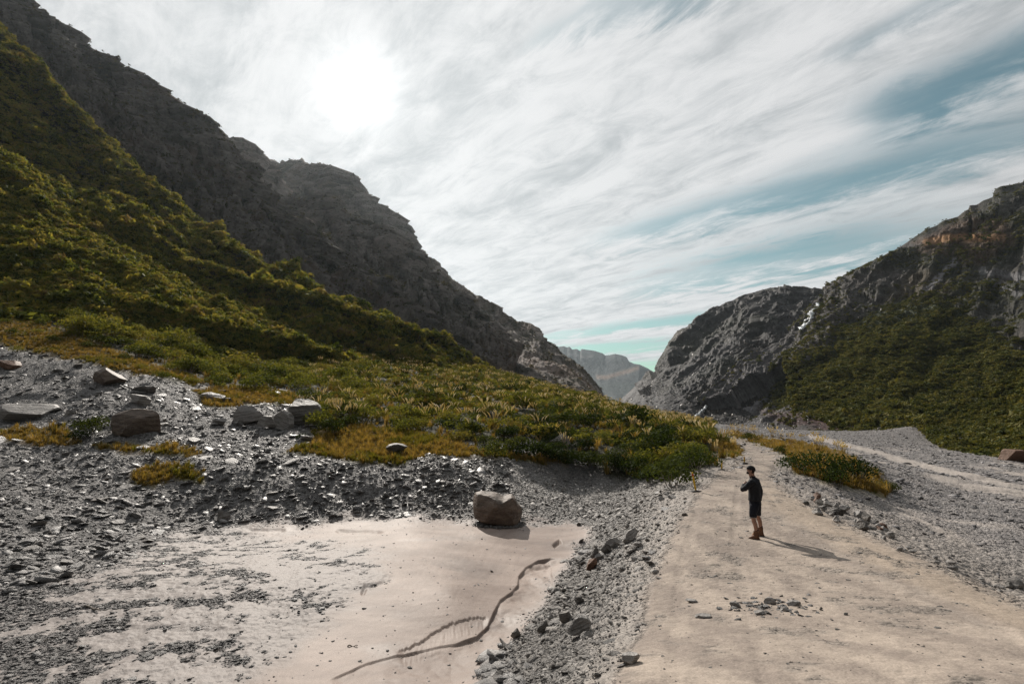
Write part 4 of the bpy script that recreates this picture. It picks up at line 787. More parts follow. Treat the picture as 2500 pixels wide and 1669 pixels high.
# ---- plume grasses
def plume_parts(seed, n=9):
    g = np.random.default_rng(seed); V, Fc = tuft_np(seed, 60, .75, .018, .75, .5); leaves = mesh_np('plume_leaves', V, np.array([list(f) for f in Fc if len(set(f)) == 4]), False)
    bm = bmesh.new(); bs = bmesh.new()
    for k in range(n):
        a = g.uniform(0, 6.3); ln = g.uniform(.1, .45); h = g.uniform(1.15, 1.6); b = Vector((math.cos(a) * .06, math.sin(a) * .06, 0)); t = Vector((math.cos(a) * ln, math.sin(a) * ln, h))
        m_ = (b + t) / 2 + Vector((0, 0, .12)); pr = None
        for c, r in ((b, .008), (m_, .007), (t, .005)):
            q = [bs.verts.new(c + Vector((math.cos(w) * r, math.sin(w) * r, 0))) for w in (0, 2.09, 4.19)]
            if pr: [bs.faces.new((pr[j], pr[(j + 1) % 3], q[(j + 1) % 3], q[j])) for j in range(3)]
            pr = q
        d = (t - m_).normalized(); droop = Vector((d.x, d.y, 0)); L_ = g.uniform(.34, .5); pr = None
        for j, r in enumerate((.012, .042, .055, .045, .006)):
            f = j / 4; c = t + d * (L_ * f) + droop * (.45 * f * f * L_) - Vector((0, 0, .25 * f * f * L_)); q = [bm.verts.new(c + Vector((math.cos(w) * r, math.sin(w) * r * .6, math.sin(w) * r * .5))) for w in np.linspace(0, 6.28, 7)[:-1]]
            if pr: [bm.faces.new((pr[w], pr[(w + 1) % 6], q[(w + 1) % 6], q[w])) for w in range(6)]
            pr = q
    return leaves, bm_mesh(bs, 'plume_stalks'), bm_mesh(bm, 'plumes', True)
PLM = [plume_parts(800 + k, n) for k, n in enumerate((4, 7, 10, 13))]
for a, b, c in PLM: a.materials.append(M_GRASS); b.materials.append(M_GRASS); c.materials.append(M_PLUME)
def plume(px, py, s, label, group=None, k=None):
    x, y, z = hit(px, py) if not isinstance(px, tuple) else px; k = random.randrange(4) if k is None else k
    o = link('plume_grass', None); o.empty_display_size = .3; o.location = (x, y, z); o.scale = (s, s, s); o.rotation_euler = (0, 0, random.uniform(0, 6.3)); tag(o, label, 'plume grass', group, 'thing')
    link('leaves', PLM[k][0], None, o); link('stalk', PLM[k][1], None, o); link('plume', PLM[k][2], None, o)
plume(1765,1118,1.0,'plume grass with tall cream plumes beside the far road bend',None,3); plume(1745,1130,.8,'plume grass just below the tallest clump by the road bend',None,2); plume(1790,1118,.8,'small plume grass at the gravel edge by the road bend',None,1)
plume(820,1050,1.3,'plume grass growing out of the shrub by the dark boulder',None,3); plume(860,1045,1.2,'plume grass right of the plumed shrub by the dark boulder',None,1); plume(1380,1115,1.0,'plume grass in front of the pale slab on the bank',None,2)
w = scr * (gy > 40) * (gy < 150) * (GM['px'] > 780) * (GM['px'] < 1760) * ss(-.15, .25, GM['n1'] + .3 * GM['n2'])
i, x_, y_, z_ = gpick(w / np.maximum(gr_, 20) ** .8, 240)
for a, b, c, q in zip(x_, y_, z_, GM['px'][i]):
    lb = ('plume grass standing out of the ' + ('near' if b < 62 else 'far') + ' scrub ' + ('behind the small dark boulder on the meadow' if q < 1150 else ('round the pale slab boulder above the bank' if q < 1450 else 'towards the start of the winding road')))
    plume((a, b, c + random.uniform(.5, 1.0)), None, random.uniform(.65, .95), lb, lb)
i, x_, y_, z_ = gpick(grs * (GM['px'] > 1760) * (GM['px'] < 2120) * (GM['py'] < 1130) * (gy > 36), 40)
for a, b, c in zip(x_, y_, z_): plume((a, b, c), None, random.uniform(.7, 1.05), 'plume grass on the far edge of the grass island right of the road', 'plume grasses on the grass island')

def plume_np(seed):
    g = np.random.default_rng(seed); V = []; Fc = []
    for k in range(int(g.integers(2, 6))):
        a = g.uniform(0, 6.3); b = np.array([math.cos(a) * g.uniform(.1, .5), math.sin(a) * g.uniform(.1, .5), g.uniform(.2, .5)]); dr = np.array([math.cos(a), math.sin(a), 0]) * .12; n0 = len(V)
        for j, r in enumerate((.01, .045, .055, .008)):
            c = b + np.array([0, 0, .14 * j]) + dr * j * j * .3
            for w in (0, 2.09, 4.19): V.append(c + np.array([math.cos(w) * r, math.sin(w) * r, 0]))
        for j in range(3):
            for t in range(3): Fc.append([n0 + j * 3 + t, n0 + j * 3 + (t + 1) % 3, n0 + j * 3 + 3 + (t + 1) % 3, n0 + j * 3 + 3 + t])
    return np.array(V), np.array(Fc)
i, x_, y_, z_ = gpick(scr * (gy > 38) * (gy < 260) * (GM['px'] > 760) * (GM['px'] < 1780) * ss(-.25, .3, GM['n1'] + .4 * GM['n2']) / np.maximum(gr_, 20) ** .9, 650); n_ = len(i)
scatter('plumes', [plume_np(950 + k) for k in range(5)], np.stack([x_, y_, z_ + rng.uniform(.7, 1.4, n_)], -1), np.stack([0 * x_, 0 * x_, rng.uniform(0, 6.3, n_)], -1), rng.uniform(.8, 1.25, n_)[:, None] * np.ones(3), rng.integers(0, 5, n_), M_PLUME, 'cream plumes showing all over the scrub on the fan', 'plumes')
for k in range(15):
    px_ = 1290 + k * 25 + random.uniform(-8, 8); sp(px_, np.interp(px_, [1290, 1400, 1500, 1600, 1650], [1116, 1134, 1150, 1166, 1176]) + random.uniform(-6, 4), random.uniform(1.2, 1.7), 'dark shrub in the row along the edge of the bank, left of the yellow post', 'dark shrubs along the bank edge')

# ------------------------------------------------------------------ boulders and big stones
def rockmesh(seed, sub, dims, cuts=10, rough=.06, freq=2.0, strata=0.0, flat=False):
    V, Fc = stone_np(seed, sub, dims, cuts + 4, rough, freq, strata, flat); return mesh_np('rock', V, Fc, False)
def boulder(px, py, w, h, mat, label, seed, depth=.8, sub=4, rz=0., tilt=(0, 0), strata=0.03, name='boulder', cat='boulder', group=None, cuts=11, sink=.12, D=None):
    """base centre at a pixel of the ground, w and h in pixels of the photograph"""
    if D is None: x, y, z = hit(px, py, 3, 300)
    else: x, y, _ = at(px, py, D); x = float(x); y = float(y); z = HZ(x, y)
    k = (y * CP + z * SP) / F; a = w * k / 2; c = h * k / 2 * 1.12
    me = rockmesh(seed, sub, (a, a * depth, c), cuts, .05, 2.0, strata, h / w < .45); V = np.empty(len(me.vertices) * 3, np.float32); me.vertices.foreach_get('co', V); V = V.reshape(-1, 3)
    if h / w > .5: V[:, :2] *= (1 - .28 * (V[:, 2] / (np.abs(V[:, 2]).max() + 1e-9)))[:, None]
    V *= np.array([a, a * depth, c]) / (np.abs(V).max(0) + 1e-9); me.vertices.foreach_set('co', V.ravel()); me.update()
    o = link(name, me, mat, None, (x, y + a * depth * .6, z + c * (1 - 2 * sink)), (tilt[0], tilt[1], rz)); tag(o, label, cat, group, 'thing'); return o
def main_boulder():
    x0, y0, z0 = hit(1209, 1286); k = (y0 * CP + z0 * SP) / F
    ox = [1141, 1146, 1156, 1170, 1185, 1199, 1209, 1217, 1225, 1231, 1239, 1250, 1257, 1263, 1270, 1275, 1277]
    tp = [1238, 1224, 1214, 1210, 1211, 1211, 1214, 1218, 1222, 1222, 1218, 1216, 1224, 1238, 1245, 1254, 1262]
    bt = [1240, 1252, 1268, 1279, 1284, 1287, 1288, 1290, 1291, 1292, 1293, 1294, 1295, 1292, 1284, 1272, 1263]
    V, Fc = _ICO[5]; V = V.copy(); s = V[:, 0]; xx = 1209 + 68 * s; t = np.interp(xx, ox, tp); b = np.interp(xx, ox, bt); q = np.sqrt(np.maximum(1 - s * s, 1e-4))
    nz = np.clip(V[:, 2] / q, -1, 1); ny = V[:, 1] / q; sq = np.sign(nz) * np.abs(nz) ** .8
    dep = .95 * (1 - s ** 4) ** .5 * (68 * k)
    top = t - 0 * s; back = np.maximum(V[:, 1], 0)
    Z = ((b + top) / 2 - sq * (b - top) / 2); Zm = (1290 - Z) * k
    Y = ny * dep * (1 - .18 * np.maximum(-nz, 0)); 
    Zm = np.where(ny > 0, Zm + np.maximum(nz, 0) * .10 * ny - 0, Zm)           # the flat top rises a little towards the back
    # the back half keeps a fuller top so the notch reads as a bite out of the front edge
    X = 68 * k * s; P = np.stack([X, Y, Zm], -1)
    g = np.random.default_rng(5)
    for n_, d_ in (((-.5, -.8, .2), .80), ((.55, -.8, .1), .84), ((.1, -.95, -.3), .74), ((-.9, -.2, .1), .92), ((.9, -.3, -.1), .95)):
        n_ = np.array(n_); n_ = n_ / np.linalg.norm(n_); c = np.array([0, 0, .45]); e = (P - c) @ n_ - d_; P -= n_ * np.maximum(e, 0)[:, None] * .75
    r = P / np.linalg.norm(P - [0, 0, .5], axis=1)[:, None]; P += r * (.035 * fbm(P * 2.2, 6, .6) + .03 * fbm(P * 1.1 + 4, 3, ridged=True))[:, None]
    o = link('boulder', mesh_np('boulder', P, Fc, False), M_BOULDER, None, (x0, y0 + .75, z0 - .10)); tag(o, 'large rounded brown boulder with a notched top standing on the silt', 'boulder', None, 'thing'); return x0, y0, z0
MB = main_boulder()
B = boulder
B(1262,1262,34,26,M_SCHIST,'grey stone leaning behind the large notched boulder',11,D=24.6)
B(316,1062,108,66,M_BOULDER,'brown boulder with a sloping back on the scree beside the loose shrub',12,strata=.0,cuts=8)
B(250,938,82,44,M_BOULDER,'pointed brown boulder on the upper scree below the dry grass strip',13,strata=0,cuts=7)
B(45,1024,140,40,M_SCHIST,'broad flat slab boulder at the left edge above the grass patch',14,.9,strata=.05,cuts=6)
B(165,1016,42,17,M_SCHIST,'pale rounded stone left of the loose shrub on the scree',15,strata=0)
B(598,1036,86,50,M_SCHIST,'pale layered boulder, leftmost of the cluster at the meadow edge',16,.8,5,.2,(.1,-.15),.06,cuts=8)
B(648,1048,50,34,M_SCHIST,'small grey boulder squeezed between the layered boulders of the cluster',17,.8,4,.2,(0,.2),.04)
B(690,1050,70,46,M_SCHIST,'grey leaning slab boulder in front of the dark one in the cluster',18,.6,5,.3,(.1,.35),.06,cuts=7)
B(722,1036,108,66,M_DARKROCK,'dark angular boulder, tallest of the cluster at the meadow edge',19,.8,5,.1,(0,-.1),.05,cuts=7)
B(968,1108,56,26,M_DARKROCK,'small dark boulder on the grassy meadow above the bank',20,.7,4,.1,(0,.1),.05,cuts=7)
B(1371,1092,60,34,M_SCHIST,'pale sloping slab boulder in the scrub above the bank',21,.8,4,.2,(.1,.3),.03,cuts=6)
B(925,978,38,14,M_SCHIST,'white flat boulder in the scrub, right of its thinner neighbour',22,.7,3); B(858,968,46,11,M_SCHIST,'long thin pale slab in the scrub behind the meadow',23,.7,3)
B(508,974,62,18,M_SCHIST,'long pale slab at the top end of the scree by the small meadow',24,.6,4,.2,(0,.15),.05); B(548,980,36,10,M_DARKROCK,'dark flat slab right of the long pale slab by the meadow',25,.6,3)
B(336,988,64,24,M_SCHIST,'grey layered slab on the scree above the brown boulder',26,.7,4,.1,(0,.15),.05); B(345,956,62,15,M_DARKROCK,'dark low slab right of the pointed brown boulder',27,.6,3)
B(530,1036,42,20,M_SCHIST,'pale stone left of the layered boulder cluster',28); B(541,1272,36,27,M_SCHIST,'square grey stone standing at the foot of the bank',29,.6,4,.3,(0,.1),.04,cuts=6)
B(12,900,54,22,M_RUST,'rounded brown stone at the left edge of the upper scree',30); B(2490,1138,74,30,M_RUST,'rusty brown boulder at the foot of the right spur',31,.8,4,D=80)
B(2494,1440,42,28,M_SCHIST,'grey boulder at the right edge beside the road',32); B(2470,1436,26,13,M_DARKROCK,'low dark stone left of the grey boulder at the right edge',33,sub=3)
B(1455,1370,24,32,M_DARKROCK,'dark upright stone at the foot of the road slope by the silt',34,.8,3,0,(0,.2)); B(1480,1352,30,26,M_DARKROCK,'dark stone wedged beside the white slabs on the road slope',35,.8,3)
B(1541,1322,54,26,M_SCHIST,'long tilted grey slab on the road slope',36,.45,4,.5,(.1,-.35),.05); B(1416,1552,74,46,M_SCHIST,'large layered grey stone in the lower road slope',37,.6,5,.3,(.1,-.3),.06,cuts=7)
B(1384,1520,38,32,M_DARKROCK,'dark pointed stone touching the large layered stone on the road slope',38,.7,4,0,(0,-.3)); B(1325,1547,34,28,M_DARKROCK,'dark wedge stone left of the large layered stone',39,.6,4,0,(0,-.4))
B(1260,1558,28,22,M_DARKROCK,'round dark stone at the edge of the wet channel',40,.8,4); B(1218,1676,34,36,M_DARKROCK,'dark block at the very bottom of the road slope',41,.8,4)
B(1344,1512,20,16,M_SCHIST,'small upright grey stone above the dark wedge stone',42,sub=3); B(1537,1622,60,20,M_SCHIST,'pale flat slab near the edge of the road at the bottom',43,.6,4,.1,(0,-.05),.02)
B(1445,1392,54,24,M_RUST,'rusty orange slab on the road slope near the silt',44,.35,4,.6,(.2,-.35),.0,cuts=6); B(1460,1370,32,18,M_SCHIST,'white slab above the rusty slab',45,.6,3,.2,(.1,-.3),0); B(1501,1336,42,22,M_SCHIST,'white blocky slab at the top of the wedge stones',46,.6,4,.1,(0,-.2),0)
B(1560,1335,26,12,M_SCHIST,'thin grey plate right of the long tilted slab',47,sub=3); B(1600,1400,22,10,M_SCHIST,'small flat stone on the road shoulder',48,sub=3)
for q in ((1798,1482,28,14,M_SCHIST,'grey flat stone at the left of the patch of stones in the road',50),(1882,1474,30,17,M_SCHIST,'grey two-toned stone, tallest in the patch of stones in the road',51),(1917,1491,22,12,M_SCHIST,'pale stone in the middle of the patch of stones in the road',52),
          (1940,1478,34,11,M_SCHIST,'long grey stone at the right of the patch of stones in the road',53),(1860,1500,32,8,M_SCHIST,'thin pale plate below the patch of stones in the road',54),(2069,1501,13,9,M_DARKROCK,'single small brown stone right of the patch on the road',55),(1722,1508,44,7,M_SCHIST,'pale flat stone sunk in the road left of the patch',56),(1690,1470,36,7,M_SCHIST,'white flat stone sunk at the left edge of the road',57)):
    B(*q[:4], q[4], q[5], q[6], .7, 3, 0, (0, 0), .02, 'stone', 'stone', None, 9, .22)
# cluster of white-grey rocks where the road drops to the riverbed
_rr = np.random.default_rng(21)
for k in range(46):
    u = _rr.uniform(0, 1); px = 1985 + u * 190 + _rr.normal(0, 12); py = 1232 + u * 78 + _rr.normal(0, 11) - (12 if k % 3 == 0 else 0); w = _rr.uniform(12, 34)
    B(px, py, w, w * _rr.uniform(.4, .7), M_RUST if k % 13 == 5 else (M_SCHIST if k % 4 else M_DARKROCK), ('rusty brown rock' if k % 13 == 5 else ('pale grey rock' if k % 4 else 'dark grey rock')) + ' in the heap between the road and the riverbed', 100 + k, .8, 3, _rr.uniform(0, 3), (_rr.normal(0, .2), _rr.normal(0, .2)), .03, 'rock', 'rock', ('rusty rocks' if k % 13 == 5 else ('pale grey rocks' if k % 4 else 'dark grey rocks')) + ' between road and riverbed', 9)
for k in range(16):
    px = 2210 + k * 17 + _rr.normal(0, 10); py = 1338 + k * 7 + _rr.normal(0, 6); w = _rr.uniform(9, 22)
    B(px, py, w, w * .45, M_SCHIST, 'small grey rock on the verge where the road meets the riverbed', 150 + k, .8, 2, _rr.uniform(0, 3), (0, 0), .0, 'rock', 'rock', 'small rocks on the riverbed verge', 8)
# the larger slates that can be told apart on the left scree and on the road slope
SLB = [mesh_np('slate', *stone_np(900 + k, 3, (1, _rr.uniform(.55, .85), _rr.uniform(.16, .34)), 10, .04), False) for k in range(10)]
for s_ in SLB: s_.materials.append(M_SCHIST)
SLD = [s_.copy() for s_ in SLB]
for s_ in SLD: s_.materials.clear(); s_.materials.append(M_SLATE)
def slates(w, n, s0, s1, label, group, tilt=.25, pale=.5):
    i, x, y, z = gpick(w, n)
    for a, b, c in zip(x, y, z):
        p = _rr.uniform() < pale; s = _rr.uniform(s0, s1) * min(1, max(.4, b / 14)); o = link('slate_stone', (SLB if p else SLD)[int(_rr.integers(0, 10))], None, None, (a, b, c + s * .06), (_rr.normal(0, tilt), _rr.normal(0, tilt), _rr.uniform(0, 6.3)), (s, s, s))
        tag(o, ('pale ' if p else 'dark ') + label, 'stone', ('pale ' if p else 'dark ') + group, 'thing')
slates(loose * left * nearw * (gy < 60) * (gy > 25) * (GM['px'] < 800) * (GM['py'] < 1200), 90, .22, .62, 'flat slate lying loose on the upper left scree', 'slates on the upper left scree')
slates(loose * left * nearw * (gy < 27) * (GM['px'] < 700), 60, .15, .38, 'flat slate among the stones at the foot of the left bank', 'slates at the foot of the left bank')
slates(loose * nearw * (GM['az'] < .3) * (gy < 27) * (GM['px'] > 1100), 80, .10, .26, 'slate on the rubble slope between the road and the silt', 'slates on the road slope', .4)
slates(sand * (gy > 9) * (gy < 24), 34, .02, .05, 'pebble lying on the smooth silt', 'pebbles on the smooth silt', .2, .3)
slates(road * (1 - shoulder) * (gy < 20) * nearw, 22, .025, .06, 'small stone lying on the open road', 'small stones on the open road', .2, .5)
i_ = np.array([hit(a, b) for a, b in zip(_rr.normal(1870, 48, 160), _rr.normal(1480, 14, 160))]); scatter('rubble', ST, i_, _rr.normal(0, .3, (160, 3)), (_rr.uniform(.015, .07, 160))[:, None] * np.ones(3), _rr.integers(0, 6, 160), M_SLATE, 'patch of broken dark stone in the middle of the road', 'rubble')
# skirt of broken stone round the big boulder
a_ = _rr.uniform(math.pi * .95, math.pi * 2.05, 420); r_ = .82 + np.abs(_rr.normal(0, .12, 420)); X_ = MB[0] + np.cos(a_) * r_ * 1.02 + .12; Y_ = MB[1] + .72 + np.sin(a_) * r_ * .95; Z_ = H(X_, Y_)
scatter('rubble', ST, np.stack([X_, Y_, Z_ + _rr.uniform(0, .05, 420)], -1), _rr.normal(0, .5, (420, 3)), (_rr.uniform(.03, .09, 420))[:, None] * np.ones(3), _rr.integers(0, 6, 420), M_SLATE, 'broken stone lying round the foot of the large boulder', 'rubble')
# driftwood
def stick(px, py, L_, ang, r, label):
    x, y, z = hit(px, py); bm = bmesh.new(); pr = None
    for j in range(7):
        f = j / 6; c = Vector(((f - .5) * L_, .04 * L_ * math.sin(f * 5), r * .8 + .02 * math.sin(f * 9))); q = [bm.verts.new(c + Vector((0, math.cos(t) * r * (1 - .4 * f), math.sin(t) * r * (1 - .4 * f)))) for t in np.linspace(0, 6.283, 8)[:-1]]
        if pr: [bm.faces.new((pr[i], pr[(i + 1) % 7], q[(i + 1) % 7], q[i])) for i in range(7)]
        else: bm.faces.new(q)
        pr = q
    bm.faces.new(pr[::-1]); tag(link('driftwood', bm_mesh(bm, 'driftwood', True), M_WOOD, None, (x, y, z), (0, 0, ang)), label, 'driftwood', None, 'thing')
stick(224,1486,.62,-.35,.028,'short thick driftwood log on the gravel drifts of the silt flat'); stick(518,1592,.36,.9,.012,'thin pale stick on the silt flat'); stick(124,1560,.22,1.0,.01,'tiny pale stick near the left edge of the silt flat'); stick(861,1577,.22,.1,.014,'dark twig on the smooth silt')
# ------------------------------------------------------------------ waterfall, scree stones on the far slopes
def on_patch(ms, px, py):
    best = None
    for m in ms:
        if 'sx' not in m: m['sx'], m['sy'] = to_px(m['V'][:, 0], m['V'][:, 1], m['V'][:, 2])
        d = (m['sx'] - px) ** 2 + (m['sy'] - py) ** 2; i = np.argsort(d)[:8]; j = i[np.argmin(m['V'][i, 1])]
        if best is None or (d[j] < 60 and m['V'][j, 1] < best[1]): best = m['V'][j]
    return Vector(best)
M_WATER = mat_plain('white water', (.62, .66, .68), .35, .5, .2, .6, .3)
def falls(name, pts, w, label):
    bm = bmesh.new(); g = np.random.default_rng(3)
    for th in range(5):
        pr = None; ox = g.normal(0, w * 1.6)
        P = [on_patch((mR1, mR2), px + ox * .6 * math.sin(i * 2.1 + th), py) for i, (px, py) in enumerate(pts)]
        PP = []
        for i in range(len(P) - 1):
            for f in np.linspace(0, 1, 6)[:-1]: PP.append(P[i].lerp(P[i + 1], float(f)) + Vector(g.normal(0, .5, 3)))
        for i, c in enumerate(PP):
            c = c - c.normalized() * 3.5; r = w * .35 * g.uniform(.3, 1.2); q = [bm.verts.new(c + Vector((math.cos(t) * r, math.sin(t) * r * .5, math.sin(t) * r * .6))) for t in np.linspace(0, 6.283, 6)[:-1]]
            if pr: [bm.faces.new((pr[k], pr[(k + 1) % 5], q[(k + 1) % 5], q[k])) for k in range(5)]
            pr = q
    tag(link(name, bm_mesh(bm, name, True), M_WATER), label, None, None, 'structure')
falls('waterfall', [(1999,742),(1990,752),(1981,762),(1979,774),(1970,787),(1962,796),(1955,806)], 4.5, 'white waterfall in the cleft left of the right mountain')
falls('stream', [(1728,990),(1716,1000),(1706,1010),(1696,1018),(1686,1030)], 1.5, 'white stream tumbling out at the foot of the rock slope')
def slope_stones(m, w, n, s0, label):
    w = w * m['area'] / m['D'] ** 1.5; w.reshape(m['shp'])[:m['nb']] = 0; w.reshape(m['shp'])[-3:] = 0; i = pick(w, n); P = m['V'][i] + rng.normal(0, .8, (n, 3))
    s = s0 * rng.lognormal(0, .45, n); scatter('scree', ST, P, rng.uniform(0, 6, (n, 3)), s[:, None] * rng.uniform(.7, 1.2, (n, 3)), rng.integers(0, 6, n), M_SCHIST, label, 'scree')
slope_stones(mR1, .3 + ss(860, 1000, mR1['py']), 2600, 1.0, 'pale blocks scattered down the grey rock slope of the far shoulder')
slope_stones(mR2, (1 - gmask) * ss(2300, 1800, mR2['px']), 1600, .55, 'pale blocks on the bare scree below the right mountain')
# ------------------------------------------------------------------ marker posts
M_YEL = mat_plain('yellow paint', (.75, .48, .03), .5, .4, .12, 30); M_RED = mat_plain('red band', (.45, .05, .02), .5, .4, .1); M_RUB = mat_plain('dark rubber', (.045, .04, .04), .7, .3, .2, 15, .01)
def prism(bm, pts, z0, z1, M=None):
    a = [bm.verts.new((x, y, z0)) for x, y in pts]; b = [bm.verts.new((x, y, z1)) for x, y in pts]; n = len(pts)
    bm.faces.new(a[::-1]); bm.faces.new(b); [bm.faces.new((a[i], a[(i + 1) % n], b[(i + 1) % n], b[i])) for i in range(n)]
def marker(px, py, hpx, label, band=True, dark=False, base=True):
    x, y, z = hit(px, py); h = hpx * (y * CP + z * SP) / F; o = link('marker_post', None, None, None, (x, y, z)); tag(o, label, 'marker post', None, 'thing')
    w = .035; c = [(-w, -w * .5), (w, -w * .5), (w, w * .5), (-w, w * .5)]; c = [(p * .9 if 0 else p, q) for p, q in c]
    lean = (.06, -.22 if band else .05, .3); bm = bmesh.new(); prism(bm, c, 0, h * .80); bmesh.ops.bevel(bm, geom=bm.edges[:], offset=.006, segments=2, affect='EDGES')
    pole = link('post', bm_mesh(bm, 'post'), M_RUB if dark else M_YEL, o, (0, 0, .03), lean)
    if not dark:
        bm = bmesh.new(); k = 1.06; prism(bm, [(a * k, b * k) for a, b in c], h * .80, h * .90); link('reflector_band', bm_mesh(bm, 'band'), M_RED, o, (0, 0, .03), lean)
        bm = bmesh.new(); prism(bm, c, h * .90, h); bmesh.ops.bevel(bm, geom=bm.edges[:], offset=.008, segments=2, affect='EDGES'); link('post_cap', bm_mesh(bm, 'cap'), M_YEL, o, (0, 0, .03), lean)
    if base:
        V, Fc = stone_np(60, 3, (.19, .12, .045), 4, .05); link('base', mesh_np('base', V, Fc), M_RUB, o, (0, 0, .03), (0, 0, .1))
marker(1699, 1200, 47, 'yellow marker post with red band leaning on a dark base at the road edge'); marker(1762, 1147, 20, 'small yellow marker post where the road crests beside the shrubs', False); marker(1817, 1131, 15, 'farthest yellow marker post, on the crest just above the cap of the man', False); marker(1906, 1126, 12, 'short dark stake on the right side of the road bend', False, True, False)
# ------------------------------------------------------------------ the man
M_SKIN = mat_plain('skin', (.36, .20, .14), .55, .35, .06, 30); M_JACKET = mat_plain('black jacket', (.016, .017, .021), .75, .25, .3, 18, .01); M_SHORTS = mat_plain('navy shorts', (.014, .016, .024), .8, .2, .25, 25, .008)
M_HEM = mat_plain('pale hem', (.30, .29, .28), .8, .2); M_BOOT = mat_plain('tan leather', (.14, .062, .030), .55, .4, .25, 20, .01); M_SOLE = mat_plain('boot sole', (.05, .035, .025), .8, .2); M_CAP = mat_plain('black cap', (.012, .012, .014), .7, .3); M_BEARD = mat_plain('dark hair', (.025, .015, .010), .8, .2, .4, 60, .01); M_LENS = mat_plain('dark lenses', (.01, .01, .01), .12, .6); M_LACE = mat_plain('laces', (.45, .25, .15), .7, .2)
def person():
    Fv = Vector((-.80, .60, 0)); Rv = Vector((.60, .80, 0)); U = Vector((0, 0, 1))
    x0, y0, z0 = hit(1849, 1314)
    O = Vector((x0, y0, z0)); root = link('person', None, None, None, O); root['label'] = 'bearded man in black cap, dark jacket and navy shorts standing on the gravel road'; root['category'] = 'person'; root['kind'] = 'thing'
    def W_(f, r, u): return Fv * f + Rv * r + U * u
    gl = HZ(x0 + W_(.02, -.08, 0).x, y0 + W_(.02, -.08, 0).y) - z0; gr = HZ(x0 + W_(-.04, .26, 0).x, y0 + W_(-.04, .26, 0).y) - z0
    V = []; E = []; Rr = []
    def add(p, r, par=None):
        V.append(p); Rr.append(r if isinstance(r, tuple) else (r, r)); 
        if par is not None: E.append((par, len(V) - 1))
        return len(V) - 1
    pel = add(W_(0, 0, .97), (.15, .11)); wst = add(W_(.01, 0, 1.12), (.13, .10), pel); cst = add(W_(.0, 0, 1.32), (.15, .115), wst); nb_ = add(W_(.0, 0, 1.48), .075, cst); nk = add(W_(.035, -.01, 1.56), .055, nb_)
    G = Vector((-.93, .22, .28)).normalized(); hc = W_(.07, -.02, 1.0) ; hc.z = 1.71; hd = add(hc - G * .01 - U * .03, (.078, .088), nk); ht = add(hc + U * .06 - G * .02, (.075, .085), hd); add(hc + G * .085 - U * .005, .018, hd)
    al, ag = Rv * -1, 1
    # arms: left folded up to the chest, right hanging down
    sl_ = add(W_(.0, -.19, 1.44), .062, cst); el = add(W_(.19, -.31, 1.25), .045, sl_); wl = add(W_(.215, -.13, 1.36), .028, el); pl = add(W_(.20, -.05, 1.385), (.038, .018), wl)
    sr = add(W_(-.02, .20, 1.44), .062, cst); er = add(W_(-.08, .31, 1.16), .042, sr); wr = add(W_(-.05, .33, .93), .027, er); pr_ = add(W_(-.04, .332, .865), (.020, .036), wr)
    for k, (ln, sp) in enumerate(((.060, -.024), (.072, -.008), (.070, .008), (.055, .022))):
        a = add(W_(-.035 + sp, .332, .865 - .045), .010, pr_); b = add(W_(-.028 + sp * 1.15, .328, .865 - .045 - ln * .5), .009, a); add(W_(-.02 + sp * 1.2, .318, .865 - .04 - ln), .007, b)
        a = add(W_(.20, -.005, 1.41 - k * .018), .010, pl); b = add(W_(.19, .03, 1.41 - k * .018), .009, a); add(W_(.175, .055 - .003 * k, 1.405 - k * .018), .007, b)
    t = add(W_(-.005, .332, .88), .011, wr); add(W_(.007, .325, .835), .009, t); t = add(W_(.20, -.08, 1.41), .011, wl); add(W_(.20, -.05, 1.44), .009, t)
    # legs
    hl = add(W_(0, -.095, .90), .095, pel); kl = add(W_(.045, -.115, .50 + gl), .058, hl); cl = add(W_(.0, -.105, .36 + gl), .060, kl); ak = add(W_(-.005, -.095, .12 + gl), .040, cl); add(W_(.09, -.115, .06 + gl), .035, ak)
    hr = add(W_(0, .095, .90), .095, pel); kr = add(W_(.01, .225, .50 + gr), .058, hr); cr = add(W_(-.035, .255, .36 + gr), .060, kr); ar = add(W_(-.04, .26, .12 + gr), .040, cr); add(W_(.055, .26, .06 + gr), .035, ar)
    me = bpy.data.meshes.new('body'); me.from_pydata([tuple(v) for v in V], E, []); o = link('body', me, M_SKIN, root); md = o.modifiers.new('skin', 'SKIN'); md.use_smooth_shade = True
    for i, s in enumerate(me.skin_vertices[0].data): s.radius = Rr[i]; s.use_root = i == 0
    sb = o.modifiers.new('sub', 'SUBSURF'); sb.levels = sb.render_levels = 2
    def loft(name, rings, mat, n=18, cap=True, par=root, nz=0.0, seed=0):
        bm = bmesh.new(); pr = None; first = None
        for j, (c, a, b) in enumerate(rings):
            q = []
            for t in range(n):
                w = 2 * math.pi * t / n; k = 1 + nz * math.sin(t * 2.3 + j * 1.7 + seed) * math.cos(t * .9 - j * 2.1)
                q.append(bm.verts.new(c + a * math.cos(w) * k + b * math.sin(w) * k))
            if pr: [bm.faces.new((pr[i], pr[(i + 1) % n], q[(i + 1) % n], q[i])) for i in range(n)]
            else: first = q
            pr = q
        if cap: bm.faces.new(pr); bm.faces.new(first[::-1])
        bmesh.ops.recalc_face_normals(bm, faces=bm.faces); return link(name, bm_mesh(bm, name, True), mat, par)
    # jacket: torso, sleeves and collar as one garment
    bm = bmesh.new()
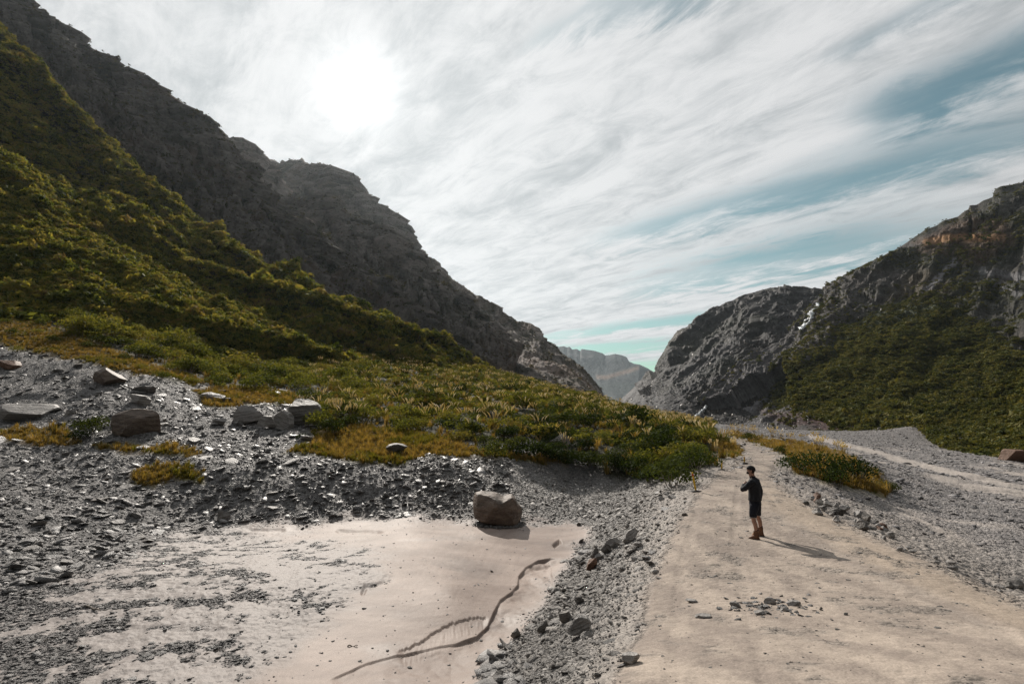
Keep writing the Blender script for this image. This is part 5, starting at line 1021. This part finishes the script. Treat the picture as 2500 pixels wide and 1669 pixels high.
    def tube(rings, n=18, capA=True, capB=True, nz=.03):
        pr = None
        for j, (c, a, b) in enumerate(rings):
            q = [bm.verts.new(c + (a * math.cos(2 * math.pi * t / n) + b * math.sin(2 * math.pi * t / n)) * (1 + nz * math.sin(t * 2.3 + j * 1.7) * math.cos(t * .9 - j * 2.1))) for t in range(n)]
            if pr: [bm.faces.new((pr[i], pr[(i + 1) % n], q[(i + 1) % n], q[i])) for i in range(n)]
            elif capA: bm.faces.new(q[::-1])
            pr = q
        if capB: bm.faces.new(pr)
    tube([(W_(0, 0, u), Rv * a, Fv * b) for u, a, b in ((.955, .215, .155), (.97, .22, .16), (1.05, .205, .15), (1.15, .195, .145), (1.25, .205, .150), (1.35, .215, .150), (1.42, .205, .14), (1.475, .165, .115), (1.51, .11, .09), (1.53, .075, .075))])
    tube([(W_(.02, 0, 1.50), Rv * .085, Fv * .08), (W_(.025, 0, 1.545), Rv * .078, Fv * .078 + U * .01), (W_(.03, -.005, 1.575), Rv * .074, Fv * .076 + U * .015)], 14)
    def sleeve(P, rad):
        r = []
        for i, p in enumerate(P):
            d = ((P[min(i + 1, len(P) - 1)] - P[max(i - 1, 0)])).normalized(); a = d.cross(Vector((.3, .2, .9))).normalized(); b = d.cross(a); r.append((p, a * rad[i], b * rad[i]))
        tube(r, 14, nz=.05)
    sleeve([W_(-.01, -.13, 1.44), W_(.02, -.20, 1.43), W_(.08, -.25, 1.36), W_(.17, -.31, 1.265), W_(.215, -.295, 1.245), W_(.22, -.22, 1.29), W_(.216, -.14, 1.35)], [.075, .083, .074, .068, .064, .056, .044])
    sleeve([W_(-.01, .13, 1.44), W_(-.02, .205, 1.42), W_(-.05, .265, 1.30), W_(-.08, .31, 1.17), W_(-.075, .32, 1.08), W_(-.055, .328, .97), W_(-.05, .33, .935)], [.075, .082, .070, .062, .056, .048, .046])
    bmesh.ops.recalc_face_normals(bm, faces=bm.faces); link('jacket', bm_mesh(bm, 'jacket', True), M_JACKET, root)
    bm = bmesh.new()
    tube([(W_(0, 0, u), Rv * a, Fv * b) for u, a, b in ((1.02, .17, .125), (.95, .185, .14), (.88, .19, .145), (.82, .185, .14))], nz=.02)
    tube([(W_(0.0, -.095, .88), Rv * .10, Fv * .125), (W_(.01, -.10, .78), Rv * .098, Fv * .115), (W_(.035, -.112, .65), Rv * .09, Fv * .10), (W_(.045, -.115, .555), Rv * .082, Fv * .09)], 16)
    tube([(W_(0.0, .095, .88), Rv * .10, Fv * .125), (W_(.003, .135, .78), Rv * .098, Fv * .115), (W_(.008, .19, .65), Rv * .09, Fv * .10), (W_(.01, .215, .555), Rv * .082, Fv * .09)], 16)
    bmesh.ops.recalc_face_normals(bm, faces=bm.faces); sh = link('shorts', bm_mesh(bm, 'shorts', True), M_SHORTS, root)
    for c in (W_(.045, -.115, .548), W_(.01, .216, .548)): loft('hem', [(c, Rv * .079, Fv * .087), (c - U * .012, Rv * .077, Fv * .085)], M_HEM, par=sh)
    for (a, g_) in ((W_(-.005, -.095, 0), gl), (W_(-.04, .26, 0), gr)):
        a = a + U * g_; bm = bmesh.new()
        tube([(a + U * .235 + Fv * .0, Rv * .050, Fv * .056), (a + U * .20, Rv * .053, Fv * .060), (a + U * .14, Rv * .050, Fv * .060), (a + U * .10 + Fv * .015, Rv * .048, Fv * .075), (a + U * .06 + Fv * .045, Rv * .050, Fv * .115), (a + U * .03 + Fv * .055, Rv * .052, Fv * .135), (a + U * .018 + Fv * .055, Rv * .052, Fv * .137)], 16, nz=.015)
        bmesh.ops.recalc_face_normals(bm, faces=bm.faces); bt = link('boot', bm_mesh(bm, 'boot', True), M_BOOT, root)
        loft('sole', [(a + U * .022 + Fv * .055, Rv * .055, Fv * .142), (a - U * .012 + Fv * .055, Rv * .055, Fv * .142)], M_SOLE, par=bt)
        loft('laces', [(a + U * .20 + Fv * .058, Rv * .028, U * .03), (a + U * .13 + Fv * .066, Rv * .022, U * .03 + Fv * .01), (a + U * .10 + Fv * .10, Rv * .016, U * .02)], M_LACE, 8, par=bt)
        loft('sock', [(a + U * .225, Rv * .048, Fv * .052), (a + U * .262, Rv * .047, Fv * .050)], M_SHORTS)
    # head gear in the frame of the tilted head
    S_ = G.cross(U).normalized(); T_ = S_.cross(G).normalized(); H0 = hc
    rings = []
    for j in range(8):
        f = j / 7; ang = f * math.pi / 2; rings.append((H0 + T_ * (.035 + .095 * math.sin(ang)) - G * .012, S_ * (.090 * math.cos(ang) + .002), G * (.112 * math.cos(ang) + .002)))
    cp_ = loft('cap', [(H0 + T_ * .012 - G * .02, S_ * .088, G * .105)] + rings, M_CAP, 20)
    bm = bmesh.new(); top = []; bot = []
    for j in range(9):
        w = -1.1 + 2.2 * j / 8; e = H0 + T_ * .045 + S_ * math.sin(w) * .082 + G * (.075 + .02 * math.cos(w)); q = e + (G * .115 + T_ * .02) * math.cos(w * .9) - T_ * (.010 - .012 * (1 - math.cos(w))); top.append((bm.verts.new(e), bm.verts.new(q))); bot.append((bm.verts.new(e - T_ * .006), bm.verts.new(q - T_ * .006)))
    for j in range(8):
        bm.faces.new((top[j][0], top[j][1], top[j + 1][1], top[j + 1][0])); bm.faces.new((bot[j][0], bot[j + 1][0], bot[j + 1][1], bot[j][1])); bm.faces.new((top[j][1], bot[j][1], bot[j + 1][1], top[j + 1][1])); bm.faces.new((top[j][0], top[j + 1][0], bot[j + 1][0], bot[j][0]))
    link('brim', bm_mesh(bm, 'brim'), M_CAP, cp_)
    bm = bmesh.new(); bmesh.ops.create_icosphere(bm, subdivisions=3, radius=1)
    for v in bm.verts: c = v.co; v.co = H0 - T_ * .078 + G * .030 + S_ * c.x * .056 + G * c.y * (.048) + T_ * c.z * (.034 + .008 * c.y)
    link('beard', bm_mesh(bm, 'beard', True), M_BEARD, root)
    bm = bmesh.new(); bmesh.ops.create_icosphere(bm, subdivisions=3, radius=1)
    for v in bm.verts: c = v.co; v.co = H0 - T_ * .02 - G * .050 + S_ * c.x * .080 + G * c.y * .060 + T_ * c.z * .072
    link('hair', bm_mesh(bm, 'hair', True), M_BEARD, root)
    bm = bmesh.new()
    for s in (-1, 1):
        for c, a, b, d in ((H0 + G * .082 + S_ * s * .032 + T_ * .012, S_ * .024, T_ * .014, G * .008), (H0 + G * .035 + S_ * s * .083 + T_ * .015, S_ * .004, T_ * .006, G * .05)):
            m = Matrix((a, b, d)).transposed().to_4x4(); m.translation = c; bmesh.ops.create_icosphere(bm, subdivisions=2, radius=1, matrix=m)
    link('sunglasses', bm_mesh(bm, 'sunglasses', True), M_LENS, root)
    for s in (-1, 1):
        bm = bmesh.new(); m = Matrix((S_ * .010, T_ * .030, G * .018)).transposed().to_4x4(); m.translation = H0 - G * .01 + S_ * s * .088 - T_ * .015; bmesh.ops.create_icosphere(bm, subdivisions=2, radius=1, matrix=m); link('ear', bm_mesh(bm, 'ear', True), M_SKIN, root)
person()
# ------------------------------------------------------------------ air
def haze():
    bm = bmesh.new(); bmesh.ops.create_cube(bm, size=1.0); me = bm_mesh(bm, 'haze'); t = NT('haze'); v = t.nd('ShaderNodeVolumePrincipled'); v.inputs['Color'].default_value = (.80, .92, 1.0, 1); v.inputs['Density'].default_value = HAZE; v.inputs['Anisotropy'].default_value = .5
    t.L.new(v.outputs[0], t.out.inputs['Volume']); o = link('haze', me, t.m, None, (0, 3000, 650), None, (9000, 7600, 1900)); tag(o, None, None, None, 'stuff')
HAZE = 3.6e-5
haze()
